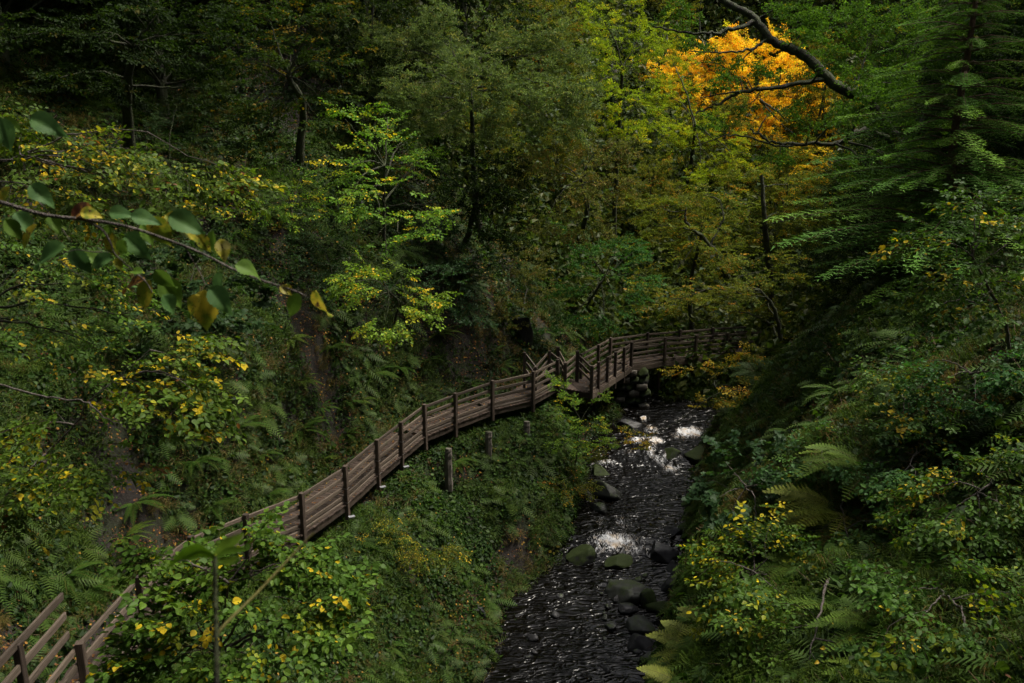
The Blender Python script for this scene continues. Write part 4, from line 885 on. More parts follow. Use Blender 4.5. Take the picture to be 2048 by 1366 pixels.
# ---- right bank shrubs
RB = [
    ('bramble', 'shrub', 'blue-green bramble thicket on the brow below the pale-tipped hazel', 'near', 'litblue', (1950, 860, 12.5), [(1900, 750, 60, 35, 11.8), (1970, 720, 60, 30, 11.8), (2030, 760, 50, 40, 11.8), (1950, 800, 70, 35, 11.5), (1850, 720, 40, 22, 12)], 1.7),
    ('sycamore_sapling', 'sapling', 'dark sycamore sapling standing on the brow right above the stream', 'palm', 'blue', (1500, 1120, 15), [(1450, 920, 50, 35, 13.8), (1530, 905, 40, 30, 13.8), (1490, 970, 70, 45, 13.5), (1560, 970, 50, 45, 13.5), (1440, 990, 45, 35, 13.5), (1510, 1040, 70, 40, 13.3), (1450, 1050, 40, 30, 13.3)], 1.8),
    ('dog_rose', 'shrub', 'green shrub speckled with yellow leaves at the right edge at mid height', 'near', 'hazelg', (2000, 1120, 10.5), [(1960, 940, 70, 55, 9.8), (2030, 900, 45, 60, 9.8), (1880, 970, 60, 40, 9.8), (1960, 1040, 80, 45, 9.6), (1880, 1050, 60, 35, 9.7), (2030, 1020, 40, 50, 9.7)], 1.6),
    ('bramble', 'shrub', 'yellow-leaved bramble trailing over the stream edge of the right bank', 'near', 'hazel', (1540, 1260, 11.8), [(1420, 1120, 50, 14, 10.5, .5), (1480, 1160, 55, 26, 10.5, .7), (1540, 1110, 60, 35, 10.6), (1500, 1080, 45, 25, 10.8, .8), (1560, 1180, 60, 35, 10.4), (1490, 1210, 45, 26, 10.4, .7)], .75),
    ('bramble', 'shrub', 'low yellow-green bramble in the lower right corner region', 'near', 'hazelg', (1840, 1300, 9.2), [(1800, 1180, 60, 35, 8.9), (1880, 1160, 60, 35, 8.9), (1950, 1200, 60, 40, 8.7), (1840, 1240, 70, 30, 8.7), (1930, 1270, 60, 35, 8.5), (2020, 1180, 40, 45, 8.7)], 1.2),
    ('bramble', 'shrub', 'bramble clump between the two large ferns of the right bank', 'near', 'litblue', (1640, 1020, 14.8), [(1620, 930, 45, 28, 13.8), (1680, 950, 40, 26, 13.8), (1640, 880, 36, 22, 14.2, .8)], 1.4),
    ('bramble', 'shrub', 'bramble sprawl beside the grass at the bottom of the right bank', 'near', 'hazelg', (1640, 1340, 10), [(1560, 1260, 50, 28, 9.8), (1640, 1240, 55, 28, 9.6), (1700, 1290, 60, 30, 9.2), (1620, 1320, 60, 28, 9.2)], 1.1),
    ('bramble', 'shrub', 'green bramble patch above the largest fern on the right bank', 'near', 'hazelg', (1800, 800, 15.5), [(1760, 740, 45, 24, 15), (1820, 770, 50, 28, 14.5), (1850, 830, 50, 30, 13.5), (1800, 860, 36, 24, 14)], 1.4),
    ('bramble', 'shrub', 'leafy patch in the middle of the right bank below the blue-green thicket', 'near', 'litblue', (1840, 960, 12), [(1810, 900, 40, 28, 11.6), (1860, 880, 50, 26, 11.6), (1830, 960, 45, 28, 11.3), (1780, 980, 36, 26, 11.6)], 1.4),
    ('bramble', 'shrub', 'mixed yellow and green bramble right of the sycamore sapling on the brow', 'near', 'hazelg', (1660, 1120, 12.6), [(1640, 1060, 40, 24, 12, .8), (1700, 1080, 45, 26, 11.6, .8), (1740, 1040, 36, 22, 11.8, .7)], 1.0),
]
for nm, cat, lab, st, pal, bp, bl, lai in RB:
    woody(nm, cat, lab, st, pal, on_ground(*bp), bl, scale=(.72 if st == 'palm' else 1), r=.025, parts=SH, lai=lai, group='shrubs on the right bank' if nm == 'bramble' else None, bark=M_TWIG)
# ---- bottom left and bank below the walk
woody('lime_shrub', 'shrub', 'bright green round-leaved shrub in front of the boardwalk at the bottom left', 'nearround', 'round', on_ground(430, 1560, 9.5), [
    (300, 1118, 14, 12, 8.3, .8), (385, 1150, 35, 20, 8.3, .7), (510, 1085, 22, 38, 8.1), (430, 1130, 50, 26, 8.2, .7), (600, 1110, 45, 20, 8.2, .8), (560, 1130, 60, 20, 8.2, .7), (640, 1180, 55, 28, 8.2), (430, 1180, 80, 26, 8.0), (540, 1190, 90, 32, 8.0), (365, 1215, 45, 24, 8.1),
    (420, 1240, 95, 34, 7.9), (560, 1250, 100, 34, 7.9), (640, 1240, 40, 26, 8.1, .8), (285, 1295, 30, 26, 8.2, .8), (380, 1300, 90, 36, 8.0), (520, 1310, 100, 36, 7.9), (300, 1350, 50, 30, 8.0), (450, 1355, 110, 30, 7.9)], r=.035, parts=SH, lai=1.9, bark=M_TWIG)
woody('yellow_shrub', 'shrub', 'small yellow-flecked shrub on the slope right of the round-leaved shrub', 'small', 'yellowish', on_ground(850, 1140, 25.5), [
    (790, 1050, 40, 16, 24.5, .7), (850, 1090, 50, 24, 24.3), (900, 1105, 30, 16, 24.3, .8), (820, 1110, 30, 16, 24.3, .8)], r=.03, parts=SH, lai=1.1, scale=1.5)
woody('shrub', 'shrub', 'green shrub crowding the foot of the landing above the stream', 'mid', 'lit', on_ground(1150, 860, 34), [
    (1135, 790, 30, 24, 33), (1120, 770, 18, 14, 33), (1180, 810, 40, 26, 33.3), (1200, 850, 30, 30, 33.5), (1150, 850, 50, 26, 33), (1120, 900, 45, 30, 32.5, .8), (1170, 900, 40, 26, 33.2, .8), (1210, 890, 25, 22, 34, .8)], r=.05, parts=SH, lai=1.3, scale=.75)
woody('shrub', 'shrub', 'loose olive shrub hanging over the left edge of the upper rapids', 'small', 'olive', on_ground(1140, 950, 34), [
    (1140, 940, 40, 24, 33), (1180, 920, 22, 16, 33.8), (1110, 970, 36, 22, 32.6), (1150, 980, 30, 20, 33.4)], r=.03, parts=SH, lai=1.3, scale=1.7)
# ------------------------------------------------------------------ background wood: shared tree models, each copy a tree
def bg_tree(pal, h, w, style, seed, scale):
    kind, pr, flat, droop = STYLE[style]; W = Geo(); G = Geo()
    top = np.array((rng.normal(0, .4), rng.normal(0, .4), h)); tp = curve_pts([(0, 0, -.6), (rng.normal(0, .2), rng.normal(0, .2), h * .4), top], 8, .03); W.tube(tp, h * .018, h * .004, 7, wob=.15)
    pos, out, up, sc = [], [], [], []
    for k in range(18):
        a = k * 2.399; f = .12 + .88 * k / 17; rr = w * (1 - (abs(f - .45) / .62) ** 2) * rng.uniform(.4, .75)
        c = np.array((math.cos(a) * rr, math.sin(a) * rr, f * h)); att = np.array((0, 0, max(.1 * h, c[2] - .3 * h - .2 * rr)))
        r3 = np.array((w * .42, w * .42, h * .09)); n = int(2.6 * math.pi * r3[0] * r3[2] / (LAREA[kind] * scale ** 2) / np.mean([s.nl for s in SPR[kind]]))
        blob_sprays(c, r3, n, pr * scale, flat, att, out, pos, up, sc, droop); W.tube(curve_pts([att, (att + c) / 2 - (0, 0, .1 * rr), c], 4), .05, .015, 5)
    pos, out, up = map(np.concatenate, (pos, out, up)); sc = np.concatenate(sc) * scale
    leaf_cloud(G, kind, pal, pos, out, up, sc)
    NTRI[0] += int(sum((np.concatenate([np.atleast_1d(t) for t in G.T]) - 2)))
    return W.mesh('trunk', M_BARK, True), G.mesh('crown', M_LEAF_FAR)
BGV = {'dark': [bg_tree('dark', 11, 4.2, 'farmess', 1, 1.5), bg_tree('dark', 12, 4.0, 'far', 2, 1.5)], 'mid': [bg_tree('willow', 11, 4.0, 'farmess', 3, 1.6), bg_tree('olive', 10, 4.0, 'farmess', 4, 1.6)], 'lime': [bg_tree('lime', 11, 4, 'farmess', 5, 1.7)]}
def place_bg(x, y, kind, label, group, s=1.0):
    tr, cr = random.choice(BGV[kind]); z = gz(x, y)
    root = empty('woodland_tree', (x, y, z), label, 'tree', group); root.rotation_euler.z = random.uniform(0, 6.28); root.scale = (s, s, s * random.uniform(.9, 1.15))
    for n, m in (('trunk', tr), ('crown', cr)): link(n, m, root)
LW = 'dark broadleaf tree in the shaded wood on the upper left slope'
for x, y, s in ((-13, 33, .7), (-17, 30, .8), (-18, 36, .9), (-22, 33, 1), (-13, 39, .8), (-9, 42, .8), (-14, 46, .9), (-20, 42, 1), (-26, 38, 1.1), (-25, 27, 1), (-20, 24, .8), (-7, 48, .8), (-10, 53, 1), (-18, 53, 1.1), (-31, 32, 1.1), (-6, 38, .5), (-28, 46, 1.1), (-3, 55, .9)):
    place_bg(x, y, 'dark', LW, 'trees of the upper left wood', s * 1.5)
for x, y, s, kd in ((2, 58, .9, 'mid'), (0, 66, 1, 'mid'), (5, 75, 1, 'mid'), (-6, 66, 1, 'dark'), (15, 92, 1.1, 'mid'), (22, 98, 1.2, 'mid'), (8, 92, 1.1, 'dark'), (30, 100, 1.2, 'mid'), (38, 95, 1.2, 'dark'), (0, 84, 1.1, 'dark'), (18, 110, 1.2, 'dark'), (28, 114, 1.2, 'dark'), (10, 106, 1.2, 'dark'), (38, 112, 1.2, 'dark'), (46, 104, 1.2, 'dark'), (24, 124, 1.2, 'dark'), (34, 125, 1.2, 'mid'), (14, 122, 1.2, 'mid')):
    place_bg(x, y, kd, 'distant tree rising behind the golden beech up the valley', 'distant trees up the valley', s)
for x, y, s, kd in ((22, 52, .8, 'mid'), (26, 58, .9, 'dark'), (20, 46, .7, 'dark'), (28, 48, .8, 'mid'), (18, 57, .7, 'mid'), (34, 60, 1, 'dark'), (30, 70, 1, 'dark'), (16, 66, .7, 'mid'), (24, 68, .9, 'mid'), (40, 70, 1, 'dark')):
    place_bg(x, y, kd, 'green tree of the wood behind the oak and the conifer', 'trees behind the oak and conifer', s)
for x, y, s in ((16, 27, .7), (19, 24, .8), (18, 33, .8), (22, 29, .9), (26, 35, 1), (15, 36, .6), (20, 40, .8), (27, 26, 1)):
    place_bg(x, y, 'dark', 'dark tree crowding the slope behind the conifer at the right edge', 'dark trees behind the conifer', s)
for x, y, s in ((2.5, 49, .55), (-1, 45, .5), (5, 54, .6), (9, 56, .6), (12, 54, .6), (-3.5, 43, .5)):
    place_bg(x, y, 'mid', 'understorey tree in the dark hollow behind the centre of the gorge', 'understorey trees in the hollow', s)

for x, y, s in ((22, 6, 1.5), (21, -1, 1.5), (16, -7, 1.6), (8, -10, 1.6), (-1, -10, 1.6), (-9, -8, 1.6), (-15, -2, 1.6), (-17, 6, 1.5), (-19, 14, 1.6), (-22, 20, 1.6), (32, 10, 1.7), (30, 0, 1.7)):  # out-of-view trees, added to block sky fill and deepen the shade
    place_bg(x, y, 'dark', 'unseen tall dark broadleaf tree added to shade the near end of the gorge', 'unseen shade trees added round the near end of the gorge', s)
# ------------------------------------------------------------------ ferns
def frond_mesh(lobes, pal, n=22, wid=.2):
    V = []; F = []; Cc = []; c0 = np.array(pal)
    def quad(a, b, w, col):
        k = len(V); d = nrm(b - a); s = nrm(np.cross(d, (0, 0, 1.0))) * w
        V.extend([a - s * .6, a + s * .6, (a * .45 + b * .55) + s, b, (a * .45 + b * .55) - s]); F.append((k, k + 4, k + 3)); F.append((k, k + 3, k + 2, k + 1)); Cc.extend([col] * 5)
    def rach(f): return np.array((f, 0, .42 * f - .55 * f ** 2.2))
    for k in range(14):
        a, b = rach(k / 14), rach((k + 1) / 14); m = len(V); w = np.array((0, .006, 0)); V.extend([a - w, a + w, b + w * .8, b - w * .8]); F.append((m, m + 3, m + 2, m + 1)); Cc.extend([(.09, .08, .02)] * 4)
    for k in range(n):
        f = .14 + .85 * k / (n - 1); ln = wid * math.sin(min(1, (f - .02) / .98) ** .75 * math.pi) ** .8 * 1.0 + .01
        for s in (-1, 1):
            o = rach(f); d = nrm(np.array((.42, s * 1.0, -.12 + random.gauss(0, .08)))); e = o + d * ln; col = c0 * random.uniform(.8, 1.2)
            if lobes:
                m = 8
                for j in range(m):
                    q = o + d * ln * (j + .4) / m; l2 = .045 * (1 - j / m * .75) * (wid / .2)
                    for s2 in (-1, 1):
                        d2 = nrm(d * .7 + s2 * nrm(np.cross(d, (0, 0, 1.0))) * .8); quad(q, q + d2 * l2, .0048, col)
                quad(o, e, .0025, col)
            else: quad(o, e, .011, col)
    G = Geo(); G.add(np.array(V), F, np.array(Cc)); return G.mesh('frond', M_LEAF)
FR = {'lobed': [frond_mesh(True, (.10, .165, .022), 20, .22) for _ in range(3)], 'lobedy': [frond_mesh(True, (.15, .18, .022), 20, .22) for _ in range(2)], 'plain': [frond_mesh(False, (.045, .095, .014), 30, .13) for _ in range(3)], 'bright': [frond_mesh(False, (.09, .15, .02), 30, .13) for _ in range(2)]}
def fern(px, py, t, size, kind, label, n=8, face=None, group='ferns on the banks'):
    p = P(px, py, t); z = gz(p[0], p[1])
    if abs(z - p[2]) > 2.0: z = p[2] - .1          # grows from a ledge of the bank
    root = empty('fern', (p[0], p[1], z), label, 'fern', group)
    for k in range(n):
        a = (k + .5) / n * 2 * math.pi + random.uniform(-.3, .3)
        if face is not None: a = face + (k / (n - 1) - .5) * 3.6 + random.uniform(-.15, .15)
        o = link('frond', random.choice(FR[kind]), root); s = size * random.uniform(.75, 1.1)
        o.scale = (s, s, s); o.rotation_euler = (random.uniform(-.25, .25), random.uniform(-.45, .15), a)
LB = -math.pi / 3
FERNS = [  # px, py (crown), size, kind, label
    (578, 655, 1.0, 'bright', 'pale green fern below the tip leaves of the foreground branch'), (600, 735, .8, 'bright', 'yellow-green fern on the bank above the wire-netted rock'), (690, 770, .9, 'plain', 'fern on the bank halfway between the pale fern and the boardwalk'),
    (598, 830, 1.2, 'plain', 'big upright fern in the middle of the left bank'), (640, 790, .8, 'plain', 'drooping fern right above the big upright fern'), (745, 700, 1.3, 'plain', 'large overhanging fern under the yellow-tinged hazel'),
    (800, 700, 1.1, 'plain', 'hanging fern on the dark rock right of the large overhanging fern'), (880, 640, 1.1, 'bright', 'fern on the rock ledge under the right tip of the yellow-tinged hazel'), (715, 770, .9, 'bright', 'fern with strap-like fronds by the boardwalk bank'),
    (515, 870, .9, 'plain', 'fern on the shaded left bank above the boardwalk'), (380, 870, 1.1, 'plain', 'dim fern in the shade left of the big upright fern'), (530, 960, .8, 'plain', 'small fern near the foot of the left bank'),
    (1000, 720, 1.0, 'plain', 'fern on the rock face left of the side steps'), (985, 690, .8, 'plain', 'smaller fern over the rock face left of the side steps'), (1080, 655, .9, 'plain', 'fern on the bank above the side steps railing'),
    (1080, 840, 1.1, 'bright', 'bright fern tucked under the boardwalk beside the landing'), (1185, 770, 1.0, 'bright', 'fern spilling below the landing railing'), (1140, 790, .9, 'bright', 'fern at the foot of the tall landing post'), (910, 900, 1.1, 'plain', 'fern beneath the boardwalk by the left support pile'),
    (170, 1150, 1.1, 'plain', 'dark fern clump above the bottom left stair rail'), (120, 1120, 1.0, 'plain', 'dim fern at the left beside the stair rail top'), (225, 1100, 1.0, 'plain', 'dim fern on the bank left of the near boardwalk'), (240, 1030, .9, 'bright', 'strap fern at the left catching light on the dark bank'),
    (720, 1190, .8, 'bright', 'fern on the slope right of the round-leaved shrub'), (770, 1280, .8, 'plain', 'small fern low on the slope by the bottom edge'), (810, 1140, .6, 'bright', 'tiny pale fern on the grassy slope'),
    (260, 930, 1.1, 'plain', 'dim fern under the yellow-edged hazel at the left'), (420, 960, 1.0, 'plain', 'dim fern on the dark bank above the corner of the railing'), (470, 800, 1.0, 'plain', 'dim fern left of the big upright fern'), (660, 660, 1.0, 'plain', 'fern under the left side of the yellow-tinged hazel'), (690, 850, .9, 'plain', 'fern low on the bank right behind the boardwalk'), (850, 690, 1.0, 'plain', 'fern on the mossy bank above the boardwalk bend'), (940, 740, .8, 'plain', 'small fern just behind the boardwalk bend'), (640, 900, .8, 'bright', 'small fern beside the path strip left of the boardwalk'),
    (1690, 770, 1.1, 'plain', 'fern high on the right bank under the conifer'), (1750, 900, 1.5, 'lobed', 'largest feathery fern high on the right bank'), (1700, 970, 1.4, 'lobedy', 'yellow-green fern below the largest feathery fern'), (1640, 1010, 1.1, 'lobed', 'fern behind the brow sapling on the right bank'),
    (1650, 1110, 1.3, 'lobed', 'drooping fern in the middle of the right bank'), (1620, 1160, 1.2, 'lobed', 'fern just below the drooping middle fern'), (1560, 1150, 1.0, 'lobed', 'fern beside the yellow-leaved bramble'),
    (1420, 1290, 1.2, 'lobedy', 'golden green fern at the stream edge of the right bank'), (1380, 1350, 1.0, 'lobedy', 'bright fern at the bottom edge beside the stream'), (1460, 1230, 1.0, 'lobedy', 'russet fern above the golden green fern'),
    (1800, 1290, 1.0, 'lobed', 'fern near the bottom edge of the right bank'), (1850, 1330, .9, 'lobed', 'fern at the bottom right among the brambles'), (1770, 1230, .9, 'lobed', 'dim fern above the ferns of the bottom right'), (1850, 700, 1.0, 'plain', 'fern in front of the dark hollow under the conifer'),
    (1590, 850, .9, 'plain', 'fern on the far brow of the right bank'), (1950, 1110, 1.0, 'lobed', 'fern at the right edge between two brambles'), (1720, 1180, 1.0, 'lobed', 'fern between the middle fern and the lower right brambles')]
for px, py, s, kd, lab in FERNS:
    t = ray_ground(px, py)
    fern(px, py, t - (.5 if px > 1300 else .3), s * (.74 if px > 1300 else .85), kd, lab, n=(15 if px > 1300 else 11) if s > 1 else 10, face=(-2.1 if px > 1300 else -.9))

# ------------------------------------------------------------------ ground cover (countless small plants)
def gn_scatter(name, label, pts, rot, scl, variants):
    me = bpy.data.meshes.new(name); me.vertices.add(len(pts)); me.vertices.foreach_set('co', np.asarray(pts, np.float32).ravel())
    for an, tp, v in (('rot', 'FLOAT_VECTOR', rot), ('scl', 'FLOAT', scl), ('pick', 'INT', rng.integers(0, len(variants), len(pts)))):
        a = me.attributes.new(an, tp, 'POINT'); a.data.foreach_set('vector' if tp == 'FLOAT_VECTOR' else 'value', np.asarray(v, np.int32 if tp == 'INT' else np.float32).ravel())
    col = bpy.data.collections.new(name + '_models')
    for m in variants: col.objects.link(bpy.data.objects.new(m.name, m))
    o = bpy.data.objects.new(name, me); COL.objects.link(o); tag(o, label, None, None, 'stuff')
    ng = bpy.data.node_groups.new(name, 'GeometryNodeTree'); ng.interface.new_socket('Geometry', in_out='INPUT', socket_type='NodeSocketGeometry'); ng.interface.new_socket('Geometry', in_out='OUTPUT', socket_type='NodeSocketGeometry')
    N = ng.nodes; Lk = ng.links; gi = N.new('NodeGroupInput'); go = N.new('NodeGroupOutput'); ip = N.new('GeometryNodeInstanceOnPoints'); ci = N.new('GeometryNodeCollectionInfo')
    ci.inputs['Collection'].default_value = col; ci.inputs['Separate Children'].default_value = True; ci.inputs['Reset Children'].default_value = True; ip.inputs['Pick Instance'].default_value = True
    def na(n, t): a = N.new('GeometryNodeInputNamedAttribute'); a.data_type = t; a.inputs['Name'].default_value = n; return a.outputs['Attribute']
    Lk.new(gi.outputs[0], ip.inputs['Points']); Lk.new(ci.outputs[0], ip.inputs['Instance']); Lk.new(na('pick', 'INT'), ip.inputs['Instance Index']); Lk.new(na('rot', 'FLOAT_VECTOR'), ip.inputs['Rotation']); Lk.new(na('scl', 'FLOAT'), ip.inputs['Scale']); Lk.new(ip.outputs[0], go.inputs[0])
    md = o.modifiers.new('scatter', 'NODES'); md.node_group = ng
    return o
def clump(kind):
    G = Geo()
    if kind in ('herb', 'herbdark', 'ivy', 'herbyel'):
        cols = {'herb': [(.030, .066, .010), (.044, .09, .012), (.022, .048, .010)], 'herbdark': [(.016, .036, .008), (.024, .045, .009)], 'ivy': [(.02, .046, .013), (.03, .06, .015)], 'herbyel': [(.07, .09, .014), (.11, .11, .016), (.04, .065, .011), (.22, .16, .018)]}[kind]  # herbdark leaf colours are lowered to carry the shade of the wood
        for k in range(34):
            L = random.choice((.03, .045, .06, .08, .11)) * random.uniform(.8, 1.1); v, F = leaf_quad(L, L * random.uniform(.6, .95), 2, random.uniform(0, .2), random.uniform(0, .3))
            r = .26 * random.random() ** .5; a = random.uniform(0, 6.28); R = rotm(a + random.gauss(0, .8), random.gauss(.1, .45), random.gauss(0, .45))
            G.add(v @ R.T + (r * math.cos(a), r * math.sin(a), random.uniform(.0, .2) * (1 - r * 2.2)), F, np.array(random.choice(cols)) * random.uniform(.75, 1.3))
    elif kind in ('grass', 'drygrass'):
        cols = [(.038, .07, .010), (.055, .092, .012)] if kind == 'grass' else [(.12, .10, .03), (.08, .08, .02), (.16, .11, .04)]
        for k in range(26):
            a = random.uniform(0, 6.28); L = random.uniform(.2, .42); w = .004; b = np.array((random.gauss(0, .04), random.gauss(0, .04), 0)); d = np.array((math.cos(a), math.sin(a), 0)); s = np.array((-d[1], d[0], 0)) * w
            lean = random.uniform(.3, .9); p1 = b + d * L * .3 * lean + (0, 0, L * .55); p2 = b + d * L * lean * .9 + (0, 0, L * (.75 - .5 * lean))
            G.add([b - s, b + s, p1 + s, p1 - s, p2], [(0, 1, 2, 3), (3, 2, 4)], np.array(random.choice(cols)) * random.uniform(.75, 1.25))
    elif kind == 'farleaf':
        for k in range(70):
            L = random.uniform(.12, .22); v, F = leaf_quad(L, L * .7, 1, .1, .2); R = rotm(random.uniform(0, 6.28), random.gauss(0, .6), random.gauss(0, .7)); p = rng.normal(0, .35, 3); p[2] = abs(p[2])
            G.add(v @ R.T + p, F, np.array(random.choice([(.03, .055, .014), (.045, .07, .016), (.06, .075, .018)])) * random.uniform(.7, 1.3))
    elif kind == 'moss':
        for k in range(40):
            p = rng.normal(0, .11, 3); p[2] = abs(p[2]) * .25; L = .03; v, F = leaf_quad(L, L * .5, 1, .1, .2); R = rotm(random.uniform(0, 6.28), random.uniform(-1, .1), random.uniform(-1, 1)); G.add(v @ R.T + p, F, np.array((.05, .062, .012)) * random.uniform(.5, 1.3))
    elif kind == 'litter':
        for k in range(14):
            L = random.uniform(.03, .06); v, F = leaf_quad(L, L * .65, 2, random.uniform(-.2, .3), random.uniform(-.3, .3)); R = rotm(random.uniform(0, 6.28), random.gauss(0, .3), random.gauss(0, .3))
            G.add(v @ R.T + (random.gauss(0, .16), random.gauss(0, .16), random.uniform(0, .03)), F, np.array(random.choice([(.16, .07, .025), (.10, .045, .02), (.28, .16, .03), (.07, .035, .018)])) * random.uniform(.7, 1.2))
    elif kind == 'deckleaf':
        L = random.uniform(.04, .07); v, F = leaf_quad(L, L * .7, 2, random.uniform(.1, .3), random.uniform(-.2, .3)); G.add(v, F, random.choice([(.30, .17, .04), (.20, .09, .03), (.36, .25, .06), (.13, .06, .03)]))
    elif kind == 'smallfern':
        for k in range(6):
            a = k / 6 * 6.28 + random.uniform(-.3, .3); R = rotm(a, random.uniform(-.4, .1), 0); L = random.uniform(.3, .5)
            for j in range(12):
                f = (j + 1) / 12; ln = .11 * math.sin(f * 3.0) ** .8 + .01
                for s in (-1, 1):
                    o = np.array((f * L, 0, .35 * L * f - .4 * L * f * f)); e = o + np.array((.4, s, -.1)) * ln; w = np.array((.012, 0, 0))
                    G.add(np.array([o - w, o + w, e]) @ R.T, [(0, 1, 2)], np.array((.05, .09, .016)) * random.uniform(.8, 1.2))
    elif kind == 'twigs':
        for k in range(6):
            a = random.uniform(0, 6.28); L = random.uniform(.2, .5); b = np.array((random.gauss(0, .1), random.gauss(0, .1), 0)); e = b + np.array((math.cos(a) * .6, math.sin(a) * .6, random.uniform(.1, .8))) * L
            G.tube([b, (b + e) / 2 + rng.normal(0, .03, 3), e], .004, .002, 3, (.12, .08, .05))
    return G.mesh(kind, M_LITTER if kind in ('litter', 'deckleaf', 'twigs') else M_LEAF)
def scatter_pts(n, seed, region=None, far=75, patch=0, thr=0.0, avoid=True):
    rs = np.random.default_rng(seed); k = n * 14
    rr = rs.uniform(4.5 ** .7, far ** .7, k) ** (1 / .7); a = rs.uniform(-.66, .66, k)
    x = rr * np.sin(a); y = rr * np.cos(a)
    z = ground(x, y); nn = gnormal(x, y)
    xl, xr, zs = stream(y); ok = ~((x > xl + .1) & (x < xr - .1) & (z < zs + .05))
    d, s, hz = seg_dist(x, y, WALK); ok &= ~((s > 0) & (d < DECKW + .1) & (z > hz - .5)) & ~((d < .1) & (z > hz - .5))
    d, s, hz = seg_dist(x, y, BRIDGE); ok &= ~((s > 0) & (d < 1.4) & (z > hz - .3))
    if region is not None: ok &= region(x, y, z, nn)
    if seed not in (107, 108, 106, 111): ok &= (fbm(x * .45, y * .45, 77, 4) + .5) > np.where(nn[:, 2] < .62, .34, .27)
    if region is None and far > 100: ok &= rr > 42
    if patch: ok &= (fbm(x * patch, y * patch, seed, 3) + .5) > thr
    i = np.where(ok)[0]; i = i[rs.random(len(i)) < (1 / nn[i, 2]).clip(1, 2.5) / 2.5][:n]
    return x[i], y[i], z[i], nn[i]
def cover(name, label, kind, n, seed, smin, smax, nv=3, **kw):
    x, y, z, nn = scatter_pts(n, seed, **kw); d = np.hypot(x, y)
    up = nrm(nn * .6 + np.array((0, 0, .4)))
    rx = np.arcsin(np.clip(-up[:, 1], -1, 1)); ry = np.arctan2(up[:, 0], up[:, 2])
    rot = np.stack([rx, ry, rng.uniform(0, 0.01, len(x))], -1)
    # yaw is folded into the models' own variety plus a small turn
    yaw = rng.uniform(-3.14, 3.14, len(x)); rot = np.array([(Matrix.Rotation(b, 3, 'Y') @ Matrix.Rotation(a, 3, 'X') @ Matrix.Rotation(c, 3, 'Z')).to_euler()[:] for a, b, c in zip(rx, ry, yaw)])
    scl = rng.uniform(smin, smax, len(x)) * np.interp(d, [0, 20, 40, 75], [.75, 1, 1.4, 2.2])
    gn_scatter(name, label, np.stack([x, y, z + .01], -1), rot, scl, [clump(kind) for _ in range(nv)])
cover('low_herbs', 'low green herbs and creepers carpeting the banks of the gorge', 'herb', 13000, 101, .5, 1.8, patch=.3, thr=.5)
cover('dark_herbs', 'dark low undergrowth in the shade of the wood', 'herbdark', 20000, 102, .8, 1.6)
cover('ivy', 'ivy creeping over the rocky banks', 'ivy', 13000, 103, .5, 1.5, patch=.4, thr=.52)
cover('yellowing_herbs', 'yellowing bramble and herb leaves among the undergrowth', 'herbyel', 5000, 104, .6, 1.2, patch=.4, thr=.5)
cover('grass', 'tufts of green grass on the banks', 'grass', 15000, 105, .7, 1.6, patch=.3, thr=.48, far=50)
cover('dry_grass', 'pale dry grass hanging on the banks', 'drygrass', 6000, 106, .7, 1.3, patch=.5, thr=.52, far=50)
cover('moss', 'cushions of moss on rock and soil', 'moss', 16000, 107, .8, 1.8, far=50)
cover('leaf_litter', 'fallen brown and orange leaves on the ground', 'litter', 22000, 108, .8, 1.4, far=55)
cover('small_ferns', 'small ferns scattered through the undergrowth', 'smallfern', 5500, 109, .7, 1.9, patch=.4, thr=.46, far=60)
cover('hillside_foliage', 'distant leafy undergrowth covering the valley sides', 'farleaf', 9000, 111, 1.0, 1.8, far=135)
cover('dead_twigs', 'dead twigs sticking out of the undergrowth', 'twigs', 5000, 110, .8, 1.6, far=50)
near_walk = lambda x, y, z, nn: (lambda q: (q[0] < 2.6) & (q[1] < 0))(seg_dist(x, y, WALK))
near_walk = lambda x, y, z, nn: (lambda q: (q[0] < 2.6) & ((q[1] < 0) | (q[0] < 1.3)))(seg_dist(x, y, WALK))
cover('walkside_herbs', 'leafy growth crowding the outer edge of the boardwalk', 'herb', 2600, 121, .8, 1.6, region=near_walk, far=38)
cover('walkside_ivy', 'ivy hanging below the outer edge of the boardwalk', 'ivy', 2200, 122, .8, 1.5, region=near_walk, far=38)
# fallen leaves on the planks
pts = []; rot = []
for path, W_ in ((WALK, DECKW), (BRIDGE, BW)):
    for a, b in zip(path[:-1], path[1:]):
        n = left_of(a, b)
        for k in range(int(np.linalg.norm(b - a) * 34)):
            f = random.random(); w = random.random() ** .8 * W_; w = W_ - w if random.random() < .7 else w
            pts.append(a + (b - a) * f + n * max(.05, w) + (0, 0, -RAIL_H + .008)); rot.append((random.gauss(0, .15), random.gauss(0, .15), random.uniform(0, 6.28)))
gn_scatter('fallen_leaves', 'fallen autumn leaves lying on the boardwalk planks', pts, rot, rng.uniform(.7, 1.3, len(pts)), [clump('deckleaf') for _ in range(5)])

